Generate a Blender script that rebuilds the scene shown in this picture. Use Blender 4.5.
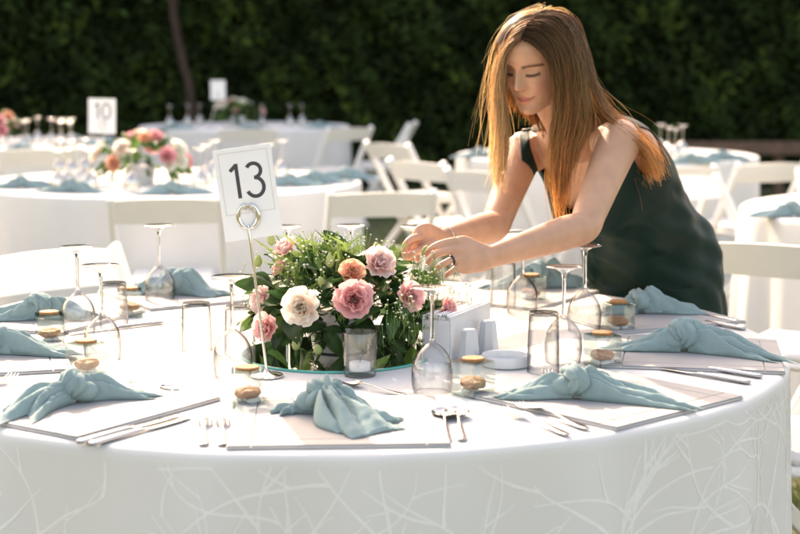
import bpy, bmesh, math, random
import numpy as np
from mathutils import Vector, Matrix

for _o in list(bpy.data.objects):
    bpy.data.objects.remove(_o)
SC = bpy.context.scene
COL = SC.collection
R = math.radians

# ------------------------------------------------------------------ camera
CAM_X, CAM_D, CAM_Z, PITCH, FPX = 0.136, 3.09, 1.324, 0.1349, 1536.0
cd = bpy.data.cameras.new('camera')
cam = bpy.data.objects.new('camera', cd)
COL.objects.link(cam)
cam.location = (CAM_X, -CAM_D, CAM_Z)
cam.rotation_euler = (math.pi / 2 - PITCH, 0, 0)
cd.sensor_width = 36
cd.lens = 36 * FPX / 800
cd.clip_end = 400
cd.dof.use_dof = True
cd.dof.focus_distance = 2.93
cd.dof.aperture_fstop = 3.9
SC.camera = cam

# ------------------------------------------------------------------ sky, sun, exposure
SUN_EL, SUN_AZ = R(35), R(-20)          # azimuth from +Y (away from the camera), negative = to the left
w = bpy.data.worlds.new('World')
SC.world = w
w.use_nodes = True
nt = w.node_tree
bg = nt.nodes['Background']
sky = nt.nodes.new('ShaderNodeTexSky')
sky.sky_type = 'NISHITA'
sky.sun_disc = False
sky.sun_elevation = SUN_EL
sky.sun_rotation = SUN_AZ
sky.air_density = 1.0
sky.dust_density = 3.0
sky.ozone_density = 0.6
nt.links.new(sky.outputs[0], bg.inputs[0])
bg.inputs[1].default_value = 0.15
sl = bpy.data.lights.new('sun', 'SUN')
sun = bpy.data.objects.new('sun', sl)
COL.objects.link(sun)
sl.energy = 2.0
sl.angle = R(0.53)
sl.color = (1.0, 0.99, 0.97)
_d = Vector((math.sin(SUN_AZ) * math.cos(SUN_EL), math.cos(SUN_AZ) * math.cos(SUN_EL), math.sin(SUN_EL)))
sun.rotation_euler = (-_d).to_track_quat('-Z', 'Y').to_euler()
sun.location = (-3, 6, 8)
vs = SC.view_settings
vs.view_transform = 'Standard'
vs.look = 'None'
vs.exposure = 2.0
vs.gamma = 1.0
vs.use_curve_mapping = False
try:
    vs.use_white_balance = True
    vs.white_balance_temperature = 9300
    vs.white_balance_tint = 19
except Exception:
    pass
SC.cycles.use_denoising = True
SC.cycles.max_bounces = 16
SC.cycles.transparent_max_bounces = 24
SC.cycles.transmission_bounces = 10
SC.cycles.caustics_reflective = False
SC.cycles.caustics_refractive = False
SC.cycles.sample_clamp_indirect = 6.0
SC.cycles.blur_glossy = 0.5

# ------------------------------------------------------------------ pixel helpers (photo pixels, 800 x 534)
_c, _s = math.cos(PITCH), math.sin(PITCH)
def _ray(px, py):
    u = (px - 400) / FPX; v = (267 - py) / FPX
    return np.array([u, _c + v * _s, -_s + v * _c])
CAMP = np.array([CAM_X, -CAM_D, CAM_Z])
def at(px, py, z=0.75):
    r = _ray(px, py)
    return CAMP + r * ((z - CAM_Z) / r[2])
def W(px, py, y):
    r = _ray(px, py)
    return CAMP + r * ((y + CAM_D) / r[1])

# ------------------------------------------------------------------ materials
MAT = {}
def mat(name, col, rough=0.5, metal=0.0, noise=0.0, nscale=30.0, bump=0.0, bscale=200.0, sheen=0.0,
        spec=0.5, trans=0.0, sss=0.0, attr=None, rvar=0.0, coat=0.0, bdist=0.002):
    m = bpy.data.materials.new(name)
    m.use_nodes = True
    t = m.node_tree
    b = t.nodes['Principled BSDF']
    out = t.nodes['Material Output']
    b.inputs['Roughness'].default_value = rough
    b.inputs['Metallic'].default_value = metal
    b.inputs['Specular IOR Level'].default_value = spec
    b.inputs['Sheen Weight'].default_value = sheen
    b.inputs['Coat Weight'].default_value = coat
    if sss:
        b.inputs['Subsurface Weight'].default_value = sss
        b.inputs['Subsurface Radius'].default_value = (1.0, 0.35, 0.2)
        b.inputs['Subsurface Scale'].default_value = 0.008
    tc = t.nodes.new('ShaderNodeTexCoord')
    src = None
    if attr:
        a = t.nodes.new('ShaderNodeAttribute'); a.attribute_name = attr
        src = a.outputs['Color']
    if noise:
        n = t.nodes.new('ShaderNodeTexNoise')
        n.inputs['Scale'].default_value = nscale
        n.inputs['Detail'].default_value = 4
        t.links.new(tc.outputs['Object'], n.inputs['Vector'])
        hs = t.nodes.new('ShaderNodeHueSaturation')
        mr = t.nodes.new('ShaderNodeMapRange')
        mr.inputs['From Min'].default_value = 0.25; mr.inputs['From Max'].default_value = 0.75
        mr.inputs['To Min'].default_value = 1 - noise; mr.inputs['To Max'].default_value = 1 + noise
        t.links.new(n.outputs['Fac'], mr.inputs['Value'])
        t.links.new(mr.outputs[0], hs.inputs['Value'])
        if src: t.links.new(src, hs.inputs['Color'])
        else: hs.inputs['Color'].default_value = (*col, 1)
        src = hs.outputs[0]
        if rvar:
            mr2 = t.nodes.new('ShaderNodeMapRange')
            mr2.inputs['To Min'].default_value = rough - rvar; mr2.inputs['To Max'].default_value = rough + rvar
            t.links.new(n.outputs['Fac'], mr2.inputs['Value'])
            t.links.new(mr2.outputs[0], b.inputs['Roughness'])
    if src: t.links.new(src, b.inputs['Base Color'])
    else: b.inputs['Base Color'].default_value = (*col, 1)
    if bump:
        n2 = t.nodes.new('ShaderNodeTexNoise')
        n2.inputs['Scale'].default_value = bscale
        n2.inputs['Detail'].default_value = 5
        t.links.new(tc.outputs['Object'], n2.inputs['Vector'])
        bp = t.nodes.new('ShaderNodeBump')
        bp.inputs['Strength'].default_value = bump
        bp.inputs['Distance'].default_value = bdist
        t.links.new(n2.outputs['Fac'], bp.inputs['Height'])
        t.links.new(bp.outputs[0], b.inputs['Normal'])
    if trans:                                   # thin translucent sheet: light passes through leaves, petals, cloth
        tr = t.nodes.new('ShaderNodeBsdfTranslucent')
        if src: t.links.new(src, tr.inputs['Color'])
        else: tr.inputs['Color'].default_value = (*col, 1)
        mx = t.nodes.new('ShaderNodeMixShader')
        mx.inputs[0].default_value = trans
        t.links.new(b.outputs[0], mx.inputs[1]); t.links.new(tr.outputs[0], mx.inputs[2])
        t.links.new(mx.outputs[0], out.inputs['Surface'])
    MAT[name] = m
    return m

def glass_thin(name, tint=(0.97, 0.98, 0.98), edge=(0.62, 0.66, 0.67), rough=0.03, blend=0.5, epow=2.5, f0=0.045):
    m = bpy.data.materials.new(name); m.use_nodes = True
    t = m.node_tree; t.nodes.remove(t.nodes['Principled BSDF'])
    out = t.nodes['Material Output']
    lw = t.nodes.new('ShaderNodeLayerWeight'); lw.inputs['Blend'].default_value = blend
    mc = t.nodes.new('ShaderNodeMix'); mc.data_type = 'RGBA'
    mc.inputs[6].default_value = (*tint, 1); mc.inputs[7].default_value = (*edge, 1)
    pe = t.nodes.new('ShaderNodeMath'); pe.operation = 'POWER'; pe.inputs[1].default_value = epow
    t.links.new(lw.outputs['Facing'], pe.inputs[0]); t.links.new(pe.outputs[0], mc.inputs[0])
    tr = t.nodes.new('ShaderNodeBsdfTransparent')
    t.links.new(mc.outputs[2], tr.inputs[0])
    gl = t.nodes.new('ShaderNodeBsdfGlossy'); gl.inputs['Roughness'].default_value = rough
    lf = t.nodes.new('ShaderNodeLayerWeight'); lf.inputs['Blend'].default_value = 0.5
    pw = t.nodes.new('ShaderNodeMath'); pw.operation = 'POWER'; pw.inputs[1].default_value = 4.0
    t.links.new(lf.outputs['Facing'], pw.inputs[0])
    fr = t.nodes.new('ShaderNodeMath'); fr.operation = 'MULTIPLY_ADD'; fr.inputs[1].default_value = 0.75; fr.inputs[2].default_value = f0
    t.links.new(pw.outputs[0], fr.inputs[0])
    mx = t.nodes.new('ShaderNodeMixShader')
    t.links.new(fr.outputs[0], mx.inputs[0]); t.links.new(tr.outputs[0], mx.inputs[1]); t.links.new(gl.outputs[0], mx.inputs[2])
    t.links.new(mx.outputs[0], out.inputs['Surface'])
    MAT[name] = m

mat('grass_soil', (0.085, 0.092, 0.042), 0.9, noise=0.45, nscale=9, bump=0.6, bscale=60, bdist=0.03)
mat('grass_blade', (0.10, 0.15, 0.03), 0.6, attr='Col', trans=0.35)
mat('leaf_hedge', (0.05, 0.09, 0.02), 0.65, attr='Col', trans=0.25, spec=0.12)
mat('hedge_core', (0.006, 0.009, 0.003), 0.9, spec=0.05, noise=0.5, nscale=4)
mat('bark', (0.045, 0.025, 0.017), 0.85, noise=0.35, nscale=14, bump=0.8, bscale=40, bdist=0.01)
mat('timber', (0.13, 0.07, 0.045), 0.7, noise=0.3, nscale=12, bump=0.4, bscale=50)
mat('linen', (0.80, 0.79, 0.77), 0.85, noise=0.03, nscale=6, bump=0.25, bscale=500, spec=0.15, trans=0.14, bdist=0.0006)
mat('damask', (0.79, 0.775, 0.74), 0.85, noise=0.03, nscale=5, bump=0.3, bscale=420, spec=0.15, trans=0.12, bdist=0.0006)
mat('damask_thread', (0.90, 0.885, 0.855), 0.7, noise=0.04, nscale=60, spec=0.2, bump=0.2, bscale=300, trans=0.12)
mat('napkin', (0.262, 0.375, 0.372), 0.85, noise=0.06, nscale=40, bump=0.5, bscale=85, sheen=0.06, spec=0.15, trans=0.14, bdist=0.0018)
mat('napkin_far', (0.25, 0.37, 0.385), 0.8, noise=0.05, nscale=20, trans=0.15)
mat('chair_resin', (0.78, 0.765, 0.735), 0.5, spec=0.3, noise=0.04, nscale=7, bump=0.08, bscale=80)
mat('chair_pad', (0.70, 0.69, 0.66), 0.55, noise=0.03, nscale=9, bump=0.15, bscale=120)
mat('metal_hinge', (0.55, 0.55, 0.55), 0.35, 1.0)
mat('steel', (0.42, 0.42, 0.43), 0.17, 1.0, noise=0.05, nscale=60, rvar=0.06)
mat('silver', (0.70, 0.69, 0.67), 0.18, 1.0)
mat('placemat', (0.345, 0.345, 0.342), 0.6, spec=0.2, noise=0.04, nscale=25, bump=0.12, bscale=260)
mat('placemat_edge', (0.40, 0.395, 0.39), 0.5, noise=0.05, nscale=25)
mat('ceramic', (0.60, 0.61, 0.62), 0.25, noise=0.03, nscale=20, coat=0.2)
mat('shaker', (0.50, 0.52, 0.53), 0.35, noise=0.03, nscale=40, bump=0.15, bscale=90)
mat('paper', (0.82, 0.81, 0.80), 0.7, noise=0.02, nscale=20)
mat('ink', (0.045, 0.045, 0.048), 0.6)
mat('ink_frame', (0.60, 0.59, 0.57), 0.6)
mat('cork', (0.36, 0.16, 0.055), 0.75, noise=0.28, nscale=160, bump=0.4, bscale=300)
mat('cookie', (0.42, 0.17, 0.06), 0.7, noise=0.35, nscale=120, bump=0.5, bscale=220)
mat('sugar', (0.80, 0.77, 0.74), 0.7, noise=0.08, nscale=150, bump=0.5, bscale=260)
mat('wax', (0.80, 0.80, 0.78), 0.45, sss=0.2)
mat('mirror', (0.80, 0.84, 0.83), 0.03, 1.0)
mat('mirror_edge', (0.05, 0.42, 0.36), 0.15, noise=0.1, nscale=30)
mat('petal', (0.7, 0.3, 0.3), 0.6, attr='Col', noise=0.07, nscale=90, trans=0.42, spec=0.2, bump=0.15, bscale=200)
mat('leaf', (0.05, 0.1, 0.02), 0.42, attr='Col', noise=0.15, nscale=60, trans=0.32, spec=0.35, bump=0.2, bscale=150)
mat('stem', (0.14, 0.24, 0.06), 0.6, noise=0.2, nscale=60, trans=0.2)
mat('tiny_bloom', (0.78, 0.78, 0.70), 0.7, attr='Col', trans=0.3)
mat('skin', (0.6, 0.36, 0.26), 0.46, attr='Col', noise=0.10, nscale=30, bump=0.10, bscale=500, sss=0.16, spec=0.4, bdist=0.0005)
mat('dress', (0.0055, 0.0225, 0.0180), 0.48, noise=0.15, nscale=8, bump=0.25, bscale=22, bdist=0.004, spec=0.14)
mat('lash', (0.02, 0.012, 0.01), 0.6)
mat('ring_dark', (0.08, 0.08, 0.09), 0.25, 1.0)
mat('shoe', (0.30, 0.22, 0.16), 0.5, noise=0.1)
glass_thin('glass', (0.992, 0.995, 0.995), (0.05, 0.06, 0.065), 0.025, 0.5, 2.5, 0.075)
glass_thin('glass_foot', (0.96, 0.97, 0.97), (0.72, 0.75, 0.76), 0.06, 0.5, 2.4, 0.22)
glass_thin('glass_box', (0.925, 0.95, 0.945), (0.52, 0.68, 0.66), 0.03, 0.5, 2.2, 0.07)
glass_thin('glass_far', (0.93, 0.94, 0.94), (0.35, 0.38, 0.39), 0.08, 0.5, 2.0, 0.28)

_m = mat('glass_stem', (0.97, 0.98, 0.98), 0.0)
_m.node_tree.nodes['Principled BSDF'].inputs['Transmission Weight'].default_value = 1.0
_m.node_tree.nodes['Principled BSDF'].inputs['IOR'].default_value = 1.47

def hair_mat():
    m = bpy.data.materials.new('hair'); m.use_nodes = True
    t = m.node_tree; b = t.nodes['Principled BSDF']; out = t.nodes['Material Output']
    a = t.nodes.new('ShaderNodeAttribute'); a.attribute_name = 'Col'
    t.links.new(a.outputs['Color'], b.inputs['Base Color'])
    b.inputs['Roughness'].default_value = 0.34
    b.inputs['Specular IOR Level'].default_value = 0.45
    tr = t.nodes.new('ShaderNodeBsdfTranslucent')
    t.links.new(a.outputs['Color'], tr.inputs['Color'])
    mx = t.nodes.new('ShaderNodeMixShader'); mx.inputs[0].default_value = 0.62
    t.links.new(b.outputs[0], mx.inputs[1]); t.links.new(tr.outputs[0], mx.inputs[2])
    t.links.new(mx.outputs[0], out.inputs['Surface'])
    MAT['hair'] = m
hair_mat()

# ------------------------------------------------------------------ mesh helpers
def mesh(name, V, F, material, smooth=True, cols=None, sharp=None):
    me = bpy.data.meshes.new(name)
    me.from_pydata([tuple(map(float, v)) for v in V], [], [tuple(int(i) for i in f) for f in F])
    me.validate()
    if smooth:
        me.polygons.foreach_set('use_smooth', [True] * len(me.polygons))
        if sharp: me.set_sharp_from_angle(angle=R(sharp))
    if cols is not None:
        a = me.color_attributes.new('Col', 'FLOAT_COLOR', 'POINT')
        c4 = np.ones((len(me.vertices), 4), dtype=np.float32)
        c4[:, :3] = np.asarray(cols, dtype=np.float32)[:len(me.vertices)]
        a.data.foreach_set('color', c4.ravel())
    me.materials.append(MAT[material])
    me.update()
    return me
def obj(name, me, parent=None, loc=None, rot=None, scale=None):
    o = bpy.data.objects.new(name, me)
    COL.objects.link(o)
    if parent: o.parent = parent
    if loc is not None: o.location = loc
    if rot is not None: o.rotation_euler = rot
    if scale is not None: o.scale = scale
    return o
def tag(o, label=None, cat=None, group=None, kind=None):
    if label: o['label'] = label
    if cat: o['category'] = cat
    if group: o['group'] = group
    if kind: o['kind'] = kind
    return o
def thing(name, label, cat, loc=(0, 0, 0), rz=0.0, group=None):
    o = bpy.data.objects.new(name, None)
    COL.objects.link(o)
    o.empty_display_size = 0.05
    o.location = loc; o.rotation_euler = (0, 0, rz)
    return tag(o, label, cat, group)
def copy_tree(o, parent=None):
    c = o.copy(); COL.objects.link(c); c.parent = parent
    for ch in o.children: copy_tree(ch, c)
    return c

class MB:
    """collects faces for one mesh"""
    def __init__(self): self.V = []; self.F = []; self.C = []
    def add(self, V, F, col=None):
        n = len(self.V)
        self.V.extend([tuple(v) for v in V])
        self.F.extend([tuple(i + n for i in f) for f in F])
        if col is not None:
            col = np.asarray(col, float)
            if col.ndim == 1: self.C.extend([tuple(col)] * len(V))
            else: self.C.extend([tuple(c) for c in col])
        return self
    def box(self, c, s, rz=0.0, bev=0.0, rot=None):
        x, y, z = [v / 2 for v in s]
        if bev:
            b = min(bev, x * .9, y * .9, z * .9)
            V = []; 
            for sx in (-1, 1):
                for sy in (-1, 1):
                    for sz in (-1, 1):
                        V += [(sx * x, sy * (y - b), sz * (z - b)), (sx * (x - b), sy * y, sz * (z - b)), (sx * (x - b), sy * (y - b), sz * z)]
            bm = bmesh.new()
            vs_ = [bm.verts.new(v) for v in V]
            bmesh.ops.convex_hull(bm, input=vs_)
            bmesh.ops.dissolve_limit(bm, angle_limit=0.01, verts=bm.verts, edges=bm.edges)
            bm.verts.index_update()
            V = [tuple(v.co) for v in bm.verts]; F = [tuple(v.index for v in f.verts) for f in bm.faces]
            bm.free()
        else:
            V = [(-x, -y, -z), (x, -y, -z), (x, y, -z), (-x, y, -z), (-x, -y, z), (x, -y, z), (x, y, z), (-x, y, z)]
            F = [(0, 3, 2, 1), (4, 5, 6, 7), (0, 1, 5, 4), (1, 2, 6, 5), (2, 3, 7, 6), (3, 0, 4, 7)]
        M = rot if rot is not None else Matrix.Rotation(rz, 3, 'Z')
        V = [tuple(M @ Vector(v) + Vector(c)) for v in V]
        return self.add(V, F)
    def bar(self, p, q, w_, d_, side=(1, 0, 0), bev=0.004):
        """box beam from p to q, w_ along side, d_ across"""
        p, q = Vector(p), Vector(q); t = (q - p); L = t.length; t.normalize()
        s = Vector(side); s = (s - s.dot(t) * t).normalized(); n = t.cross(s)
        M = Matrix((s, n, t)).transposed()
        return self.box((p + q) / 2, (w_, d_, L), rot=M, bev=bev)
    def lathe(self, prof, n=32, c=(0, 0, 0), closed=False):
        V = []; F = []
        m = len(prof)
        for r, z in prof:
            for k in range(n):
                a = 2 * math.pi * k / n
                V.append((c[0] + r * math.cos(a), c[1] + r * math.sin(a), c[2] + z))
        rng = m if closed else m - 1
        for i in range(rng):
            j = (i + 1) % m
            for k in range(n):
                k2 = (k + 1) % n
                F.append((i * n + k, i * n + k2, j * n + k2, j * n + k))
        if not closed:
            if prof[0][0] > 1e-5: F.append(tuple(reversed(range(n)))) if prof[0][0] < 0 else None
        return self.add(V, [f for f in F if f])
    def build(self, name, material, parent=None, smooth=True, sharp=40, **k):
        me = mesh(name, self.V, self.F, material, smooth, self.C if len(self.C) == len(self.V) and self.C else None, sharp)
        return obj(name, me, parent, **k)

def catmull(P, n):
    """resample control rows P (k x dims) with n points per span"""
    P = np.asarray(P, float)
    k = len(P)
    Q = np.vstack([2 * P[0] - P[1], P, 2 * P[-1] - P[-2]])
    out = []
    for i in range(k - 1):
        p0, p1, p2, p3 = Q[i], Q[i + 1], Q[i + 2], Q[i + 3]
        for j in range(n):
            t = j / n
            out.append(0.5 * ((2 * p1) + (-p0 + p2) * t + (2 * p0 - 5 * p1 + 4 * p2 - p3) * t * t + (-p0 + 3 * p1 - 3 * p2 + p3) * t ** 3))
    out.append(P[-1])
    return np.array(out)
def frames(P, S):
    T = np.gradient(P, axis=0); T /= np.linalg.norm(T, axis=1)[:, None] + 1e-12
    S = S - (S * T).sum(1)[:, None] * T
    S /= np.linalg.norm(S, axis=1)[:, None] + 1e-12
    return T, S, np.cross(S, T)
def loft(P, A, B, S, n=6, m=24, round_ends=(False, False)):
    """closed tube through control points P, radius A along side S and B across; returns V, F"""
    P = np.asarray(P, float); k = len(P)
    A = np.broadcast_to(np.asarray(A, float), (k,)); B = np.broadcast_to(np.asarray(B, float), (k,))
    S = np.asarray(S, float)
    if S.ndim == 1: S = np.tile(S, (k, 1))
    X = catmull(np.hstack([P, A[:, None], B[:, None], S]), n)
    P, A, B, S = X[:, :3], X[:, 3], X[:, 4], X[:, 5:8]
    T, S, N = frames(P, S)
    rows = []
    def ring(p, a, b, s, nn):
        an = np.linspace(0, 2 * np.pi, m, endpoint=False)
        return p + np.outer(np.cos(an) * a, s) + np.outer(np.sin(an) * b, nn)
    if round_ends[0]:
        for q in (80, 55, 28):
            q = R(q); rows.append(ring(P[0] - T[0] * min(A[0], B[0]) * math.sin(q), A[0] * math.cos(q), B[0] * math.cos(q), S[0], N[0]))
    for i in range(len(P)): rows.append(ring(P[i], A[i], B[i], S[i], N[i]))
    if round_ends[1]:
        for q in (28, 55, 80):
            q = R(q); rows.append(ring(P[-1] + T[-1] * min(A[-1], B[-1]) * math.sin(q), A[-1] * math.cos(q), B[-1] * math.cos(q), S[-1], N[-1]))
    V = np.vstack(rows); F = []
    for i in range(len(rows) - 1):
        for j in range(m):
            j2 = (j + 1) % m
            F.append((i * m + j, i * m + j2, (i + 1) * m + j2, (i + 1) * m + j))
    F.append(tuple(reversed(range(m)))); F.append(tuple(range((len(rows) - 1) * m, len(rows) * m)))
    return V, F
def tube(P, r, n=4, m=8, ends=(True, True)):
    P = np.asarray(P, float)
    d = P[-1] - P[0]
    s = np.array([0, 0, 1.0]) if abs(d[2]) < 0.8 * np.linalg.norm(d) else np.array([1.0, 0, 0])
    return loft(P, r, r, s, n, m, ends)
# ================================================================== the setting
rng = np.random.default_rng(7)
random.seed(7)

def ground():
    b = MB()
    b.add([(-120, -60, 0), (120, -60, 0), (120, 160, 0), (-120, 160, 0)], [(0, 1, 2, 3)])
    o = b.build('lawn', 'grass_soil', smooth=False)
    tag(o, 'mown lawn under the tables and chairs', 'lawn', kind='structure')
    # blades where the lawn shows between the chairs
    n = 46000
    x = np.concatenate([rng.uniform(0.7, 3.2, n // 2), rng.uniform(-4.5, 4.5, n - n // 2)])
    y = np.concatenate([rng.uniform(-0.9, 4.5, n // 2), rng.uniform(3.0, 12.2, n - n // 2)])
    h = rng.uniform(0.02, 0.055, n); a = rng.uniform(0, 2 * np.pi, n); l = rng.uniform(0, 0.03, n); la = rng.uniform(0, 2 * np.pi, n)
    wd = rng.uniform(0.002, 0.005, n) * (1 + (y > 3) * 1.0)
    V = np.zeros((n, 3, 3))
    V[:, 0] = np.stack([x - wd * np.cos(a), y - wd * np.sin(a), 0 * x], 1)
    V[:, 1] = np.stack([x + wd * np.cos(a), y + wd * np.sin(a), 0 * x], 1)
    V[:, 2] = np.stack([x + l * np.cos(la), y + l * np.sin(la), h], 1)
    base = np.stack([rng.uniform(.07, .16, n), rng.uniform(.12, .2, n), rng.uniform(.02, .05, n)], 1)
    F = np.arange(n * 3).reshape(n, 3)
    me = mesh('grass', V.reshape(-1, 3), F, 'grass_blade', False, np.repeat(base, 3, 0))
    tag(obj('grass', me), 'short green grass blades covering the lawn', 'grass', kind='stuff')
ground()

def hedge():
    root = thing('hedge', 'tall dark green clipped hedge closing the background', 'hedge', (0, 12.9, 0))
    x0, x1, H = -9.0, 9.0, 4.7
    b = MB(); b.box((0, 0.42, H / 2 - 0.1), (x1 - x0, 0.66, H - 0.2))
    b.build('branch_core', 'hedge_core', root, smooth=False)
    n = 76000
    x = rng.uniform(x0, x1, n); z = rng.uniform(0.0, H, n)
    # lumpy face: clumps push out, and leaf colour below paints the hollows darker
    def f(x, z, s, p): return np.sin(x * s + p) * np.sin(z * s * 1.3 + p * 2.1) + 0.6 * np.sin(x * s * 2.3 + z * s + p)
    lump = f(x, z, 3.1, .4) + .7 * f(x, z, 6.7, 1.9) + .5 * f(x, z, 12.1, 4.2)
    y = -0.08 * lump - 0.12 + rng.normal(0, 0.07, n)
    top = rng.random(n) < 0.10
    z[top] = H + rng.normal(0, .06, top.sum()); y[top] = rng.uniform(-.2, .75, top.sum())
    s = rng.uniform(0.028, 0.06, n)
    nr = np.stack([rng.normal(0, .55, n), -1 + rng.normal(0, .4, n), rng.normal(.35, .5, n)], 1)
    nr /= np.linalg.norm(nr, axis=1)[:, None]
    u = np.cross(nr, rng.normal(0, 1, (n, 3))); u /= np.linalg.norm(u, axis=1)[:, None]
    v = np.cross(nr, u)
    c = np.stack([x, y, z], 1)
    V = np.zeros((n, 4, 3))
    V[:, 0] = c - u * s[:, None]; V[:, 1] = c + v * s[:, None] * .5 + nr * s[:, None] * .12
    V[:, 2] = c + u * s[:, None]; V[:, 3] = c - v * s[:, None] * .5 + nr * s[:, None] * .12
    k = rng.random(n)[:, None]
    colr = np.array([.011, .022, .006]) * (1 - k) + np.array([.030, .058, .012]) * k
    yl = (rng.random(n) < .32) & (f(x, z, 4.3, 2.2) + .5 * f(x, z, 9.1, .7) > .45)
    colr[yl] = np.array([.066, .105, .017])  # clusters of brighter leaves paint sunlit mottles into the colour
    colr *= (0.85 + 0.25 * np.clip(lump, -1, 1.5))[:, None]  # shade of the hollows painted into the leaf colour
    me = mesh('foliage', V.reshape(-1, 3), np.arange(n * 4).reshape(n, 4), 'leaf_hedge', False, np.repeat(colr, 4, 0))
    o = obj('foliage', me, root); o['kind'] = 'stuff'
hedge()

def trunk():
    y = 12.35
    t = thing('tree', 'thin leaning brown tree trunk in front of the hedge', 'tree', W(196, 193, y))
    base = np.array(t.location)
    pts = [W(196, 193, y) - [0, 0, .05], W(191, 100, y), W(185, 70, y), W(178, 40, y), W(173, 8, y), W(170, -40, y + .1)]
    V, F = loft(np.array(pts) - base, [.06, .046, .043, .042, .04, .036], [.055, .045, .042, .04, .038, .035], (1, 0, 0), 5, 12)
    MB().add(V, F).build('trunk', 'bark', t)
    for p, q in (((173, 8), (192, -45)), ((171, -20), (150, -75))):
        a = W(p[0], p[1], y); c_ = W(q[0], q[1], y - .2)
        V, F = tube(np.array([a, (a + c_) / 2 + [0, 0, .03], c_]) - base, .03, 4, 8)
        MB().add(V, F).build('limb', 'bark', t)
    b = MB(); n = 900
    c0 = W(165, -95, y) - base
    for i in range(n):
        p = c0 + rng.normal(0, 1, 3) * [.75, .5, .4]
        nr = rng.normal(0, 1, 3); nr /= np.linalg.norm(nr); u = np.cross(nr, rng.normal(0, 1, 3)); u /= np.linalg.norm(u); v = np.cross(nr, u); s = rng.uniform(.04, .08)
        b.add([p - u * s, p + v * s * .45, p + u * s, p - v * s * .45], [(0, 1, 2, 3)], np.array([.04, .08, .02]) * rng.uniform(.7, 1.6))
    o = b.build('crown', 'leaf_hedge', t, smooth=False, sharp=None); o['kind'] = 'stuff'
trunk()

def rail():
    y = 11.7
    t = thing('timber_rail', 'low brown timber rail in front of the hedge at the right', 'rail', (3.3, y, 0))
    b = MB(); b.box((0, 0, .47), (3.4, .07, .13), bev=.01); b.build('beam', 'timber', t)
    for k in range(4):
        b = MB(); b.box((-1.5 + k * 1.0, .062, .25), (.09, .05, .5), bev=.008); b.build('post', 'timber', t)
rail()

# ------------------------------------------------------------------ round tables with floor-length cloths
TR, TZ = 0.892, 0.75
def cloth_pt(th, s, seed=0.0, amp=0.016, R0=TR):
    """a point of the cloth: s<=0 on the top (radius fraction 1+s), s in 0..1 down the skirt"""
    if s <= 0:
        r = R0 * (1 + s)
        return (r * math.cos(th), r * math.sin(th), TZ)
    rr = 0.012
    a = min(s * 0.73 / (rr * math.pi / 2), 1.0) * math.pi / 2
    drop = s * 0.73
    fold = amp * (drop / 0.7) ** 0.8 * (math.sin(th * 17 + seed) + .55 * math.sin(th * 29 + 2.1 * seed + 1.3 * drop) + .3 * math.sin(th * 47 + seed * 3))
    r = R0 + rr * math.sin(a) + fold + 0.012 * drop
    z = TZ - (rr * (1 - math.cos(a)) if a < math.pi / 2 else rr + (drop - rr * math.pi / 2))
    return (r * math.cos(th), r * math.sin(th), z)
def cloth_mesh(seed, n=240, amp=0.016, material='linen', R0=TR):
    ss = [-1 + 1e-4, -.7, -.4, -.15, -.04, -.012, 0, .008, .016, .024, .04, .08, .15, .25, .35, .45, .55, .65, .75, .85, .93, .985]
    V = []; F = []
    for s in ss:
        for k in range(n): V.append(cloth_pt(2 * math.pi * k / n, s, seed, amp, R0))
    for i in range(len(ss) - 1):
        for k in range(n):
            k2 = (k + 1) % n
            F.append((i * n + k, i * n + k2, (i + 1) * n + k2, (i + 1) * n + k))
    F.append(tuple(range(n)))
    return mesh('tablecloth', V, F, material)

_tt = None
def table(c, seed, label_t, label_c, amp=0.016, material='linen', n=160):
    global _tt
    if _tt is None:
        t = thing('round_table', label_t, 'table')
        b = MB(); b.lathe([(1e-4, -.03), (TR - .02, -.03), (TR - .012, -.025), (TR - .012, -.009), (TR - .016, -.004), (1e-4, -.004)], 64, (0, 0, TZ)); b.build('tabletop', 'timber', t)
        for k in range(4):
            a = R(45 + 90 * k)
            b = MB(); b.bar((.5 * math.cos(a), .5 * math.sin(a), 0), (.5 * math.cos(a), .5 * math.sin(a), .72), .035, .035); b.build('leg', 'metal_hinge', t)
        _tt = t
    else:
        t = copy_tree(_tt); tag(t, label_t, 'table')
    t.location = (c[0], c[1], 0)
    cl = obj('tablecloth', cloth_mesh(seed, n, amp, material), loc=(c[0], c[1], 0))
    tag(cl, label_c, 'tablecloth')
    return cl

main_cloth = table((0, 0), 0.6, 'round banquet table nearest the camera, hidden by its patterned cloth', 'floor-length white damask cloth with branch pattern on the nearest round table', 0.019, 'damask', 360)
T2, T3, T4, TRR, TRT = (-.95, 4.15), (-1.2, 10.2), (-2.62, 7.5), (1.38, 6.2), (2.36, 2.75)
table(T2, 2.2, 'round table behind the left side, under a plain white cloth with flowers', 'plain white cloth on the round table carrying number sign 10')
table(T4, 4.1, 'round table at the far left behind the table with sign 10', 'white cloth on the far left round table beyond sign 10')
table(T3, 1.1, 'farthest round table by the hedge with a small blank sign', 'white cloth on the farthest table close to the hedge')
table(TRR, 5.0, 'round table in the background behind the woman', 'white cloth on the round table behind the woman')
table(TRT, 3.3, 'round table cut by the right edge of the picture', 'white cloth falling in folds at the right edge of the picture', 0.03)

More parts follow.
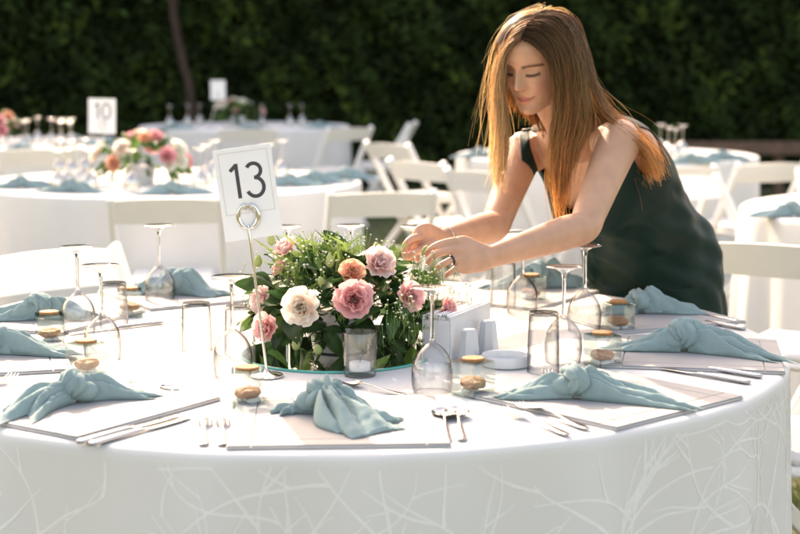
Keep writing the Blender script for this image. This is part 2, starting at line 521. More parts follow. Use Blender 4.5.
def embroidery():
    """woven branch pattern of the cloth, laid as thin raised threads along its surface"""
    b = MB(); rr = random.Random(5)
    def strip(path, w0, w1):
        V = []; n = len(path)
        for i, (th, d) in enumerate(path):
            t0 = path[max(i - 1, 0)]; t1 = path[min(i + 1, n - 1)]
            dx, dy = (t1[0] - t0[0]) * TR, t1[1] - t0[1]
            L = math.hypot(dx, dy) + 1e-9; nx, ny = -dy / L, dx / L
            w_ = (w0 + (w1 - w0) * i / (n - 1)) / 2
            for sg in (-1, 1):
                p = cloth_pt(th + sg * nx * w_ / TR, max((d + sg * ny * w_) / .73, .004), 0.6, 0.019)
                r = math.hypot(p[0], p[1]); k = (r + 0.0004) / r
                V.append((p[0] * k, p[1] * k, p[2]))
        F = [(2 * i, 2 * i + 1, 2 * i + 3, 2 * i + 2) for i in range(n - 1)]
        b.add(V, F)
    def grow(th, d, ang, length, w0, depth):
        path = [(th, d)]; a = ang; step = .014; n = int(length / step)
        curl = rr.uniform(-.03, .03); 
        for i in range(n):
            curl = curl * .92 + rr.uniform(-.07, .07); curl = max(-.15, min(.15, curl)); a += (math.pi / 2 - a) * .02
            a += curl
            th2 = path[-1][0] + math.cos(a) * step / TR; d2 = path[-1][1] - math.sin(a) * step
            if d2 < .022 or d2 > .70: break
            path.append((th2, d2))
            if depth < 3 and i > 2 and rr.random() < (.13 if depth else .15):
                grow(th2, d2, a + rr.choice((-1, 1)) * rr.uniform(.45, .95), length * rr.uniform(.35, .65), w0 * .8, depth + 1)
        if len(path) > 3: strip(path, w0, w0 * .35)
    th = R(170)
    while th < R(372):
        grow(th, rr.uniform(.2, .68), math.pi / 2 + rr.uniform(-.5, .5), rr.uniform(.3, .65), rr.uniform(.0060, .0095), 0)
        th += R(rr.uniform(3.8, 6.0))
    o = b.build('woven_branch', 'damask_thread', main_cloth, sharp=None)
    o['kind'] = 'stuff'
embroidery()

# ------------------------------------------------------------------ folding chairs
def make_chair():
    """local: faces +y, feet on z=0"""
    t = thing('folding_chair', 'chair', 'chair')
    wd = 0.21
    side = (1, 0, 0)
    for s in (-1, 1):
        b = MB(); b.bar((s * wd, -.27, .80), (s * wd, .20, .005), .026, .042, side); b.build('front_leg', 'chair_resin', t)
        b = MB(); b.bar((s * (wd - .031), .165, .425), (s * (wd - .031), -.24, .005), .026, .038, side); b.build('rear_leg', 'chair_resin', t)
        b = MB(); b.lathe([(1e-4, -.018), (.010, -.018), (.010, .018), (1e-4, .018)], 12)
        o = b.build('hinge', 'metal_hinge', t); o.location = (s * (wd - .0155), -.005, .29); o.rotation_euler = (0, math.pi / 2, 0)
    def rail_(z0, z1, name, bow):
        # curved slat between the posts
        V = []; F = []; n = 14
        for i in range(n + 1):
            u = -1 + 2 * i / n; x = u * (wd + .012)
            yb = -.27 - (0.80 - (z0 + z1) / 2) * -0.59 - bow * (1 - u * u)
            crown = .012 * (1 - u * u)
            for (dy, z) in ((-.011, z0), (.011, z0), (.011, z1 + crown), (-.011, z1 + crown)):
                V.append((x, yb + dy - (z - (z0 + z1) / 2) * .45, z))
        for i in range(n):
            for k in range(4):
                k2 = (k + 1) % 4
                F.append((i * 4 + k, i * 4 + k2, (i + 1) * 4 + k2, (i + 1) * 4 + k))
        F += [(0, 1, 2, 3), (n * 4 + 3, n * 4 + 2, n * 4 + 1, n * 4)]
        MB().add(V, F).build(name, 'chair_resin', t)
    rail_(.695, .785, 'back_slat', .03)
    b = MB(); b.box((0, .0, .425), (.36, .40, .022), bev=.008); b.build('seat_frame', 'chair_resin', t)
    b = MB(); b.box((0, .0, .450), (.335, .375, .032), bev=.014); b.build('seat_pad', 'chair_pad', t)
    b = MB(); b.bar((-wd + .012, .125, .13), (wd - .012, .125, .13), .022, .022, (0, 0, 1)); b.build('stretcher', 'chair_resin', t)
    b = MB(); b.bar((-wd + .043, -.15, .12), (wd - .043, -.15, .12), .022, .022, (0, 0, 1)); b.build('stretcher', 'chair_resin', t)
    return t
chair0 = make_chair(); _used = [False]
def chair(x, y, face, label, group, turn=0.0, sc=1.0):
    """stand a chair at x, y facing the point face"""
    t = chair0 if not _used[0] else copy_tree(chair0)
    _used[0] = True
    t.location = (x, y, 0)
    t.rotation_euler = (0, 0, math.atan2(face[1] - y, face[0] - x) - math.pi / 2 + R(turn))
    tag(t, label, 'chair', group)
G1, G2, G3, G4, G5 = 'chairs at the nearest table', 'chairs at the table with sign 10', 'chairs at the table behind the woman', 'chairs at the farthest table', 'chairs at the right-hand table'
chair(-.655, .905, (0, 0), 'white folding chair beyond the wine glasses at the far left rim of the nearest table', G1, 6)
chair(1.12, .40, (0, .0), 'white folding chair with padded seat against the right side of the patterned cloth', G1)
chair(-.78, 3.02, T2, 'white folding chair with its back to us between the wine glass and sign 13', G2, -4)
chair(-1.92, 3.12, T2, 'white folding chair slanting in at the left picture edge above the wine glasses', G2, -12)
chair(.02, 3.28, (-.95, 4.15), 'white folding chair with its back to us just behind the flower centrepiece', G2, -38)
chair(-2.1, 6.25, T4, 'white folding chair in front of the far left table cloth', G2)
chair(1.36, 1.52, (2.05, 3.1), 'large white folding chair with curved back slat right of the woman', G5, -8)
chair(.42, 5.05, TRR, 'white folding chair seen slantwise left of the woman, middle of three', G3, -10)
chair(.70, 4.35, TRR, 'white folding chair left of the woman, nearest of three behind her hands', G3, -25)
chair(.26, 6.75, TRR, 'white folding chair left of the woman, farthest of three near the hedge', G3, 65)
chair(1.93, 5.0, TRR, 'white folding chair with its back to us between the woman and the right edge', G3)
chair(1.42, 4.72, TRR, 'white folding chair partly hidden behind the green dress', G3, 16)
chair(2.62, 5.9, TRR, 'white folding chair at the right edge before the timber rail, seen from its side', G3, -12)
chair(1.62, 3.62, TRT, 'white folding chair just right of the green dress, behind the large one', G5, 4)
chair(2.28, 4.05, TRT, 'white folding chair at the right edge above the right-hand table cloth', G5, 0)
chair(-.42, 9.0, T3, 'white folding chair with its back to us before the farthest cloth', G4, 8)
chair(-.02, 9.75, (-1.2, 10.0), 'white folding chair seen from the side at the right end of the farthest table', G4, 4)
chair(-1.05, 8.88, T3, 'white folding chair of which only a pale slat shows above sign 13', G4)
from mathutils import noise as mnoise
# ================================================================== things on the tables
# ---- glassware (all stand upside down on their rims)
def wine_meshes(material_b, material_s, n=32):
    th = .0011
    o_ = [(.0335, 0), (.0352, .012), (.0362, .026), (.0355, .042), (.0325, .056), (.026, .069), (.017, .079), (.008, .086), (.0042, .092)]
    o_ = [(r, z) for r, z in catmull(np.array(o_), 4)]
    prof = o_ + [(max(r - th, 1e-4), z - .0016 if z > .004 else z) for r, z in reversed(o_)][0:]
    bm_ = MB().lathe(prof, n, closed=False)
    me_b = mesh('bowl', bm_.V, bm_.F, material_b)
    st = [(.0041, .0921), (.0036, .10), (.0034, .12), (.0034, .145), (.0037, .160), (.0052, .1690)]
    bm_ = MB().lathe([tuple(x) for x in catmull(np.array(st), 3)], 16)
    me_s = mesh('stem', bm_.V, bm_.F, material_s)
    ft = [(.0054, .1692), (.008, .1735), (.016, .1775), (.027, .1805), (.0345, .1822), (.0352, .1832), (.0345, .1842), (.02, .1838), (1e-4, .1836)]
    bm_ = MB().lathe(ft, n)
    me_f = mesh('foot', bm_.V, bm_.F, 'glass_foot' if material_b == 'glass' else material_b)
    return me_b, me_s, me_f
WG = wine_meshes('glass', 'glass_stem'); WGF = wine_meshes('glass_far', 'glass_far', 16)
def wine(x, y, label, z=TZ, far=False, group='upturned wine glasses on the nearest table', sc=1.0):
    t = thing('wine_glass', label, 'wine glass', (x, y, z + .0005), random.uniform(0, 6), group)
    t.scale = (sc, sc, sc)
    for nm, me in zip(('bowl', 'stem', 'foot'), WGF if far else WG): obj(nm, me, t)
    return t
def tumbler_mesh(r=.031, h=.095):
    p = [(r, 0), (r * .99, h * .3), (r * .95, h * .7), (r * .91, h - .004), (r * .87, h), (1e-4, h), (1e-4, h - .006), (r * .80, h - .006), (r * .88, h - .011), (r * .92, h * .6), (r * .955, h * .2), (r * .96, 0), (r, 0)]
    b = MB().lathe(p, 36)
    return mesh('tumbler', b.V, b.F, 'glass', sharp=45)
TUM = tumbler_mesh(); TUMT = tumbler_mesh(.030, .112)
def tumbler(x, y, label, tall=False):
    tag(obj('tumbler', TUMT if tall else TUM, loc=(x, y, TZ + .0005)), label, 'tumbler', 'upturned tumblers on the nearest table')

def px(name_fn, X, Y, *a, **k):
    p = at(X, Y); return name_fn(p[0], p[1], *a, **k)
px(wine, 79, 333, 'upturned wine glass at the far left behind the small glass box')
px(wine, 103, 360, 'upturned wine glass in front of another one on the left side', sc=1.0)
px(wine, 160, 302, 'upturned wine glass standing alone by the napkin at the back left')
px(wine, 233, 376, 'upturned wine glass left of the sign 13 pole', sc=1.0)
px(wine, 432, 392, 'upturned wine glass right of the flowers before the white napkin box')
px(wine, 563, 362, 'upturned wine glass nearer of the two under the left forearm', sc=1.0)
px(wine, 584, 331, 'upturned wine glass against the green dress, taller in view of the pair')
px(wine, 522, 313, 'upturned wine glass directly below the forearm with its foot hidden')
wine(.17, .50, 'upturned wine glass behind the right hand')
wine(.02, .52, 'upturned wine glass rising just above the top of the flowers', sc=1.0)
wine(-.13, .50, 'upturned wine glass behind the flowers, right of sign 13')
px(tumbler, 114, 326, 'upturned tumbler between the left wine glasses and the back left glass box')
px(tumbler, 197, 350, 'upturned tumbler alone in the bright left middle of the cloth')
px(tumbler, 240, 354, 'upturned tumbler behind the sign pole and wine glass')
px(tumbler, 503, 309, 'upturned tumbler under the hands beside a wine glass', True)
px(tumbler, 543, 372, 'tall upturned tumbler behind the right knotted napkin', True)

def votive():
    p = at(360, 376)
    t = thing('votive_holder', 'clear glass votive holder with white tealight in front of the flowers', 'candle holder', (p[0], p[1], TZ + .0005))
    r, h = .0325, .082
    b = MB().lathe([(1e-4, .0), (r * .86, 0), (r * .9, .003), (r * .93, .02), (r, h - .001), (r * .985, h), (r * .95, h - .001), (r * .87, .02), (r * .83, .011), (1e-4, .010)], 40)
    b.build('glass_cup', 'glass', t)
    b = MB().lathe([(1e-4, .0105), (.019, .0105), (.0195, .012), (.0195, .024), (.0185, .0255), (.003, .0245), (1e-4, .0245)], 28); c_ = b.build('tealight', 'wax', t)
    V, F = tube([(0, 0, .0245), (.001, 0, .03), (.002, .0005, .0335)], .0008, 3, 6); MB().add(V, F).build('wick', 'ink', c_)
votive()

# ---- small glass boxes with a cork disc on top and biscuits inside
def favour_box(x, y, rz, label, seed):
    t = thing('glass_favour_box', label, 'favour box', (x, y, TZ + .0005), rz, 'small glass boxes at the place settings')
    s, h, wl = .054, .058, .0022
    b = MB()
    for sg in (-1, 1):
        b.box((sg * (s / 2 - wl / 2), 0, h / 2), (wl, s, h)); b.box((0, sg * (s / 2 - wl / 2), h / 2), (s - 2 * wl - .0004, wl, h))
    b.build('glass_wall', 'glass_box', t, smooth=False)
    b = MB(); b.box((0, 0, .0015), (s - 2 * wl - .0006, s - 2 * wl - .0006, .003)); b.build('glass_base', 'glass_box', t, smooth=False)
    b = MB(); b.box((0, 0, h + .0012), (s, s, .002), bev=.0005); b.build('lid', 'glass_box', t, smooth=False)
    b = MB().lathe([(1e-4, h + .0024), (.0185, h + .0024), (.0195, h + .0034), (.0195, h + .0064), (.0185, h + .0074), (1e-4, h + .0074)], 26); b.build('cork_disc', 'cork', t)
    r_ = np.random.default_rng(seed)
    # sugared almonds / biscuits
    for k in range(5):
        n = 10; a = r_.uniform(0, 6.28); d = .013 if k else .001
        c0 = np.array([d * math.cos(k * 1.57 + a), d * math.sin(k * 1.57 + a), .0032 + .0052])
        b = MB().lathe([(1e-4, -.005), (.006, -.0045), (.0093, -.001), (.0093, .002), (.006, .005), (1e-4, .0055)], 12)
        o = b.build('sugared_almond', 'sugar', t); o.location = c0; o.rotation_euler = (r_.normal(0, .1), r_.normal(0, .1), a); o.scale = (1.0, .82, 1.0)
    b = MB().lathe([(1e-4, -.006), (.019, -.006), (.0222, -.003), (.0222, .002), (.019, .0055), (1e-4, .0065)], 22)
    for v in range(len(b.V)):
        X, Y, Z = b.V[v]; b.V[v] = (X * (1 + r_.normal(0, .02)), Y * (1 + r_.normal(0, .02)), Z + r_.normal(0, .0007))
    o = b.build('biscuit', 'cookie', t); o.location = (0, 0, .0215); o.rotation_euler = (r_.normal(0, .08), r_.normal(0, .08), 0)
for i, (X, Y, rz, lb) in enumerate([
        (50, 343, .3, 'small glass favour box at the far left between two knotted napkins'),
        (87, 375, .9, 'small glass favour box above the front left knotted napkin'),
        (130, 316, .2, 'small glass favour box behind the left wine glasses'),
        (248, 405, .12, 'small glass favour box in front of the sign 13 base'),
        (473, 395, .75, 'small glass favour box right of the lone wine glass near the front'),
        (602, 366, .35, 'small glass favour box beside the wine glass on the right, nearer of two'),
        (618, 331, .25, 'small glass favour box next to the green dress, farther of two'),
        (531, 301, .4, 'small glass favour box glimpsed through the wine glass under the forearm')]):
    p = at(X, Y); favour_box(p[0], p[1], rz, lb, i)

# ---- place mats
MS = .335
def placemat(c, ang, label):
    t = thing('place_mat', label, 'place mat', (c[0], c[1], TZ + .0005), ang, 'square place mats around the nearest table')
    b = MB(); b.box((0, 0, .0022), (MS, MS, .0044), bev=.0014); b.build('backing_board', 'placemat_edge', t)
    g = .0018; e = .034; q = MS / 2 - .002
    xs = [(-q, -q + e), (-q + e + g, q - e - g), (q - e, q)]
    for (x0, x1) in xs:
        for (y0, y1) in xs:
            b = MB(); b.box(((x0 + x1) / 2, (y0 + y1) / 2, .0056), (x1 - x0, y1 - y0, .0022), bev=.0006); b.build('panel', 'placemat', t)
ML = 'white square place mat '
SET = [(-87, .705, 'at the front centre'), (-124, .712, 'at the front left with two knives along its edge'), (-47.5, .715, 'at the front right'), (-11, .722, 'at the right end of the table'),
       (24, .735, 'beside the green dress'), (-164, .70, 'at the left end of the table'), (157, .72, 'at the back left'), (122, .72, 'behind the lone wine glass at the back'), (57, .73, 'under the forearms at the back')]
MATC = {}
for a, r, lb in SET:
    c = (r * math.cos(R(a)), r * math.sin(R(a))); MATC[a] = c
    placemat(c, R(a) + math.pi / 2, ML + lb)

# ---- knotted napkins
def napkin(label, c, rz, tails, knot=1.0, seed=0, zb=TZ + .0074, far=False, kt=.5, sc=1.0):
    """tails: list of dicts: ang (deg, direction from knot), L, w (end width), bend (deg), h (height), lift"""
    r_ = np.random.default_rng(seed)
    b = MB()
    for tl in tails:
        # each tail is several gathered layers of the cloth fanning out of the knot
        W1 = tl['w'] * .86
        lay = [(-1, .90, .62, .78), (1, .82, .60, .9), (-.25, 1.0, .78, 1.0), (.45, .62, .46, 1.12)]
        for li, (oa, ol, ow, oh) in enumerate(lay):
            L, w1, bend, h0 = tl['L'] * ol * r_.uniform(.93, 1.05), W1 * ow, R(tl.get('bend', 0)), tl.get('h', .042) * oh
            fan = math.atan2(W1 * .30, tl['L']) * oa
            skew = tl.get('skew', .25) * r_.uniform(.5, 1.4) + oa * .12; curl = tl.get('curl', 0.0)
            nf = tl.get('nf', 2.0) * .5 + r_.uniform(-.2, .25); ph = r_.uniform(0, 6.28)
            ns, m = 36, 48
            rows = []
            p1, p2, p3 = r_.uniform(0, 6.28, 3)
            for i in range(ns + 1):
                s = i / ns
                w_ = (.030 + (w1 * 1.12 - .030) * s ** .85) * (1 + (knot - 1) * (1 - s))
                hh = (h0 * .82 * (1 - s) ** 1.15 + tl.get('he', .012) * (1 - .5 * s)) * (1 + .16 * math.sin(6.5 * s + p1)) * min(1, .75 + s * 2)
                if s > .9: hh *= 1 - (s - .9) / .1 * .6
                row = []
                for j in range(m):
                    f = 2 * math.pi * j / m
                    q = math.cos(f)
                    sl = s * L * (1 + skew * q * s) * (1 + .035 * math.sin(3 * q + p2))
                    a1 = math.pi * nf * q * (1 - .2 * s) + ph + (1.6 * s + .5 * math.sin(4 * s + p2))
                    pl = abs(math.cos(a1)) * 1.5 - .85 + .25 * math.sin(2.7 * a1 + p3 + 2 * s)      # round ridges, sharp valleys
                    env = (max(math.sin(f), 0)) ** .62
                    z = hh * env * (1 + .62 * pl * min(1, s * 2.5 + .2))
                    if math.sin(f) < 0: z = .3 * hh * max(0, pl) * abs(math.sin(f)) * s
                    z = max(z, .0008)
                    y = w_ / 2 * q * (1 + .12 * math.sin(5 * s + p1 + q)) + .006 * math.sin(6 * s + p2) * s
                    if curl: z += curl * s * s * (q * .5 + .5) ** 2
                    row.append((sl + .010, y, z))
                row = np.array(row)
                if abs(bend) > 1e-4:
                    rad = L / bend
                    x0 = row[:, 0].copy(); d_ = row[:, 1]; an = x0 / rad
                    row[:, 0] = (rad - d_) * np.sin(an); row[:, 1] = rad - (rad - d_) * np.cos(an)
                rows.append(row)
            V = np.vstack(rows)
            if not far:
                for q_ in range(len(V)):
                    if V[q_, 2] > .003:
                        nz = mnoise.noise((V[q_, 0] * 34 + seed, V[q_, 1] * 60, seed * 3.1 + li)) * .0045 + mnoise.noise((V[q_, 0] * 80, V[q_, 1] * 130 + seed, 7.7 + li)) * .0020
                        V[q_, 2] = max(V[q_, 2] + nz, .001); V[q_, 1] += nz * .7
            a0 = R(tl['ang']) + fan
            ca, sa = math.cos(a0), math.sin(a0)
            V = np.stack([V[:, 0] * ca - V[:, 1] * sa, V[:, 0] * sa + V[:, 1] * ca, V[:, 2] + .0003 * li], 1)
            F = []
            for i in range(ns):
                for j in range(m):
                    j2 = (j + 1) % m
                    F.append((i * m + j, i * m + j2, (i + 1) * m + j2, (i + 1) * m + j))
            F.append(tuple(reversed(range(m)))); F.append(tuple(range(ns * m, ns * m + m)))
            b.add(V, F)
    # the knot: a broad pleated band turned once round, with a second turn crossing it
    def band(R1, R2, wid, thick, tilt, yaw, cz, a_from, a_to, ph):
        m, n = 30, 56; V = []; F = []
        for i in range(n + 1):
            a = a_from + (a_to - a_from) * i / n
            u = i / n
            wv = wid * (1 + .22 * math.sin(a * 1.0 + ph)) * (1 - .35 * (abs(u - .5) * 2) ** 3)
            tk = thick * (1 - .3 * (abs(u - .5) * 2) ** 4)
            for j in range(m):
                f = 2 * math.pi * j / m
                cx_ = math.cos(f); sx = math.sin(f)
                rad = sx * tk * (.72 + .55 * abs(math.cos(cx_ * 3.4 + ph + a * .55)) + .16 * math.sin(cx_ * 11 + a))
                x = cx_ * wv / 2 + .006 * math.sin(a * 2 + ph)
                y = (R1 + rad) * math.cos(a); z = (R2 + rad) * math.sin(a)
                V.append((x, y, z))
            
        for i in range(n):
            for j in range(m):
                j2 = (j + 1) % m
                F.append((i * m + j, i * m + j2, (i + 1) * m + j2, (i + 1) * m + j))
        F.append(tuple(range(m))); F.append(tuple(range(n * m, n * m + m)))
        M = Matrix.Rotation(yaw, 3, 'Z') @ Matrix.Rotation(tilt, 3, 'Y')
        V = [M @ Vector(v) + Vector((0, 0, cz)) for v in V]
        V = [(v.x, v.y, max(v.z, .001)) for v in V]
        b.add(V, F)
    k = knot * 1.03
    band(.020 * k, .017 * k, .052 * k, .0115 * k, R(8), R(r_.uniform(-14, 14)), .030 * k, R(-50), R(235), r_.uniform(0, 6))
    band(.019 * k, .0185 * k, .034 * k, .0110 * k, R(-20), R(36) * (1 if kt > 0 else -1), .033 * k, R(-15), R(200), r_.uniform(0, 6))
    # core so nothing shows through
    cV, cF = tube([(-.026 * k, 0, .0205 * k), (0, 0, .0215 * k), (.026 * k, 0, .0205 * k)], .0200 * k, 3, 12)
    b.add(cV, cF)
    o = b.build('knotted_napkin', 'napkin_far' if far else 'napkin', sharp=None)
    o.location = (c[0], c[1], zb); o.rotation_euler = (0, 0, rz); o.scale = (sc, sc, sc)
    return tag(o, label, 'napkin', 'blue napkins tied in a knot' if not far else 'napkins on the background tables')
NP = 'dusty blue knotted napkin '
def P2(X, Y, z=TZ + .0074):
    p = at(X, Y, z); return (p[0], p[1])
napkin(NP + 'at the front left, one tail drooping over the mat edge', P2(74, 402), 0, [dict(ang=222, L=.165, w=.115, bend=20, h=.044, nf=2.6, skew=.35), dict(ang=35, L=.135, w=.075, bend=-12, h=.044, nf=1.8, skew=-.2)], 1.0, 3, kt=-1, sc=0.86)
napkin(NP + 'bunched at the front centre', P2(322, 413), 0, [dict(ang=-72, L=.185, w=.145, bend=38, h=.042, he=.024, nf=2.4, skew=.15), dict(ang=-8, L=.105, w=.085, bend=-45, h=.042, he=.022, nf=2.0, skew=-.2), dict(ang=155, L=.080, w=.055, bend=30, h=.028, he=.014, nf=1.6)], 1.05, 8, sc=0.86)
napkin(NP + 'at the front right with a long pointed right tail', P2(576, 398), 0, [dict(ang=176, L=.15, w=.072, bend=-6, h=.036, nf=1.4, skew=.1), dict(ang=-9, L=.20, w=.105, bend=-8, h=.052, nf=1.9, skew=-.32)], 1.08, 11, sc=0.84)
napkin(NP + 'at the right end, its tail hanging over the table edge', P2(684, 351), 0, [dict(ang=172, L=.14, w=.08, bend=-14, h=.036, nf=1.6), dict(ang=-14, L=.18, w=.10, bend=-12, h=.050, nf=1.8, skew=-.3)], 1.05, 14, kt=-1, sc=0.95)
napkin(NP + 'against the green dress at the back right', P2(640, 313), 0, [dict(ang=185, L=.10, w=.075, h=.036, nf=1.6), dict(ang=3, L=.145, w=.085, bend=5, h=.048, he=.02, nf=2.0, skew=-.15)], .98, 17, sc=0.86)
napkin(NP + 'at the left edge, nearer of the two by the glass box', P2(-6, 353), 0, [dict(ang=-6, L=.155, w=.085, bend=8, h=.042, he=.018, nf=1.6, skew=-.2), dict(ang=170, L=.12, w=.09, h=.04)], 1.0, 21, sc=0.9)
napkin(NP + 'at the left edge, farther one behind the glass box', P2(42, 319), 0, [dict(ang=188, L=.12, w=.09, bend=-10, h=.042, nf=1.8), dict(ang=4, L=.13, w=.075, h=.042, he=.018, nf=1.5)], 1.04, 24, sc=0.9)
napkin(NP + 'behind the lone wine glass at the back left', P2(173, 294), 0, [dict(ang=175, L=.12, w=.075, h=.036), dict(ang=-8, L=.13, w=.08, bend=-6, h=.044, he=.02, nf=1.7)], 1.02, 27, kt=-1, sc=0.95)
napkin(NP + 'under the forearms at the back', P2(538, 287), 0, [dict(ang=185, L=.13, w=.08, h=.036), dict(ang=6, L=.12, w=.07, bend=8, h=.044, he=.02)], 1.0, 31)

# ---- cutlery
def ribbon(stations, m=8):
    """stations: (x, y, z, half width, half thick) along the piece"""
    V = []; F = []
    for (x, y, z, hw, ht) in stations:
        for k in range(m):
            a = 2 * math.pi * k / m
            V.append((x + hw * math.copysign(abs(math.cos(a)) ** .8, math.cos(a)), y, z + ht * math.sin(a)))
    n = len(stations)
    for i in range(n - 1):
        for k in range(m):
            k2 = (k + 1) % m
            F.append((i * m + k, i * m + k2, (i + 1) * m + k2, (i + 1) * m + k))
    F += [tuple(reversed(range(m))), tuple(range((n - 1) * m, n * m))]
    return V, F
def cs(rows, n=5): return [tuple(r) for r in catmull(np.array(rows, float), n)]
def fork_mesh():
    b = MB()
    V, F = ribbon(cs([(0, -.10, .004, .0055, .0012), (0, -.085, .0045, .0085, .0014), (0, -.05, .006, .006, .0015), (0, -.01, .0105, .0032, .0017), (0, .02, .013, .003, .0016), (0, .034, .0115, .009, .0011), (0, .048, .0085, .0118, .0009), (0, .052, .0078, .0118, .0009)])); b.add(V, F)
    for k in range(4):
        x = -.0096 + k * .0064
        V, F = ribbon(cs([(x, .050, .008, .0020, .0009), (x, .072, .0052, .0018, .0008), (x, .088, .0062, .0014, .0007), (x, .096, .0088, .0006, .0004)]), 6); b.add(V, F)
    return mesh('fork', b.V, b.F, 'steel')
def spoon_mesh(sc=1.0):
    b = MB()
    V, F = ribbon(cs([(0, -.10, .004, .0055, .0012), (0, -.085, .0045, .0085, .0014), (0, -.05, .006, .006, .0015), (0, -.01, .0105, .0032, .0017), (0, .02, .013, .003, .0016), (0, .036, .011, .0045, .0013)])); b.add(V, F)
    n, m = 10, 24; V = [(0, .064, .0016)]; F = []
    for i in range(1, n + 1):
        t = i / n
        for k in range(m):
            a = 2 * math.pi * k / m
            V.append((.0205 * t * math.cos(a) * (1 - .10 * math.sin(a)), .064 + .031 * t * math.sin(a), .0016 + .0085 * t ** 2.2))
    for k in range(m):
        F.append((0, 1 + k, 1 + (k + 1) % m))
        for i in range(n - 1): F.append((1 + i * m + k, 1 + (i + 1) * m + k, 1 + (i + 1) * m + (k + 1) % m, 1 + i * m + (k + 1) % m))
    b.add(V, F); n0 = len(V)
    b.add([(x, y, z + .0012) for x, y, z in V], [tuple(reversed(f)) for f in F])
    b.V = [(x * sc, y * sc, z * sc) for x, y, z in b.V]
    return mesh('spoon', b.V, b.F, 'steel')
def knife_mesh():
    b = MB()
    V, F = ribbon(cs([(0, -.112, .004, .005, .003), (0, -.105, .0045, .0085, .0038), (0, -.06, .0048, .007, .0038), (0, -.01, .0045, .0058, .0034), (0, .0, .004, .0055, .0025)])); b.add(V, F)
    V, F = ribbon(cs([(0, .0, .004, .0055, .0016), (.001, .02, .0036, .0085, .0010), (.001, .07, .0034, .0092, .0008), (-.001, .10, .0034, .007, .0007), (-.004, .113, .0034, .002, .0005)])); b.add(V, F)
    return mesh('knife', b.V, b.F, 'steel')
FK, SPN, KN, DSP = fork_mesh(), spoon_mesh(), knife_mesh(), spoon_mesh(.78)
def cutlery(kind, me, hx, hy, tx, ty, label, group, z=TZ + .0006):
    """lay it with its handle end at pixel h and its tip toward pixel t"""
    a = at(hx, hy, z); c_ = at(tx, ty, z); d = c_ - a; d /= np.linalg.norm(d)
    o = obj(kind, me, loc=tuple(a + d * .105), rot=(0, 0, math.atan2(d[1], d[0]) - math.pi / 2))
    o.location.z = z
    return tag(o, label, kind, group)
GC = 'cutlery laid at the nearest table'
cutlery('fork', FK, 203, 448, 205, 408, 'steel fork left of the front centre mat, left one of the pair', GC)
cutlery('fork', FK, 222, 448, 222, 410, 'steel fork left of the front centre mat, right one of the pair', GC)
cutlery('spoon', SPN, 446, 444, 443, 405, 'steel spoon right of the front centre mat, left one of the pair', GC)
cutlery('spoon', SPN, 462, 443, 455, 407, 'steel spoon right of the front centre mat, right one of the pair', GC)
cutlery('knife', KN, 82, 444, 196, 412, 'steel knife lying along the front left mat, inner one of two', GC)
cutlery('knife', KN, 94, 446, 206, 414, 'steel knife lying along the front left mat, outer one of two', GC)
cutlery('fork', FK, 570, 438, 478, 402, 'steel fork left of the front right mat, outer one of the pair', GC)
cutlery('fork', FK, 590, 432, 496, 399, 'steel fork left of the front right mat, inner one of the pair', GC)
cutlery('fork', FK, -36, 402, 22, 374, 'steel fork at the left edge with tines toward the glass box', GC)
cutlery('knife', KN, 746, 384, 640, 366, 'steel knife before the right end mat, nearer one of the pair', GC)
cutlery('knife', KN, 758, 378, 655, 362, 'steel knife before the right end mat, farther one of the pair', GC)
cutlery('knife', KN, 742, 330, 664, 316, 'steel knife before the mat by the green dress, nearer one of the pair', GC)
cutlery('knife', KN, 735, 323, 672, 312, 'steel knife before the mat by the green dress, farther one of the pair', GC)
cutlery('fork', FK, 560, 398, 540, 361, 'steel fork seen through the wine glass on the right', GC)
cutlery('spoon', DSP, 118, 379, 172, 392, 'small dessert spoon above the front left mat', GC)
cutlery('spoon', DSP, 418, 399, 380, 392, 'small dessert spoon above the front centre mat', GC)
cutlery('knife', KN, 160, 324, 110, 330, 'steel knife behind the left wine glasses', GC)

# ---- napkin box, shakers, dish
def napkin_box():
    a = at(438, 366); c_ = at(487, 344)
    m = (a + c_) / 2; ang = math.atan2(c_[1] - a[1], c_[0] - a[0])
    t = thing('napkin_box', 'white open napkin box standing right of the flowers', 'napkin box', (m[0] - .012, m[1] + .02, TZ + .0005), ang)
    L, D, H, w_ = .20, .062, .088, .004
    b = MB(); b.box((0, 0, w_ / 2), (L, D, w_)); b.build('base', 'ceramic', t, smooth=False)
    for s in (-1, 1):
        b = MB(); b.box((0, s * (D / 2 - w_ / 2), H / 2 + w_ / 2 + .0002), (L, w_, H - w_), bev=.0012); b.build('side_wall', 'ceramic', t)
        b = MB(); b.box((s * (L / 2 - w_ / 2), 0, H / 2 + w_ / 2 - .0045), (w_ - .0006, D - 2 * w_ - .0004, H - w_ - .009), bev=.0012); b.build('end_wall', 'ceramic', t)
    for k in range(9):
        b = MB(); b.box((.002 * math.sin(k * 2.3), -.021 + k * .0052, w_ + .041 + .002 * math.sin(k * 1.7)), (L - .022, .0034, .081 + .004 * math.sin(k * 1.7)), bev=.0008); b.build('paper_napkin', 'paper', t)
napkin_box()
def shaker(X, Y, label, flip):
    p = at(X, Y)
    t = thing('shaker', label, 'shaker', (p[0], p[1], TZ + .0005), .4)
    b = MB()
    prof = [(.0205, 0), (.021, .002), (.0185, .03), (.0155, .058), (.0145, .0625), (.012, .0650), (1e-4, .0655)]
    n = 8
    b.lathe([(1e-4, 0)] + [(r * 1.06, z) for r, z in prof], n); b.build('body', 'shaker', t, sharp=25)
    for k in range(3):
        b = MB().lathe([(1e-4, .0660), (.0011, .0660), (1e-4, .0663)], 6); o = b.build('pour_hole', 'ink', t); o.location = (.005 * math.cos(k * 2.1), .005 * math.sin(k * 2.1), 0)
shaker(469, 363, 'pale grey faceted shaker, left one of the pair by the dish', 0)
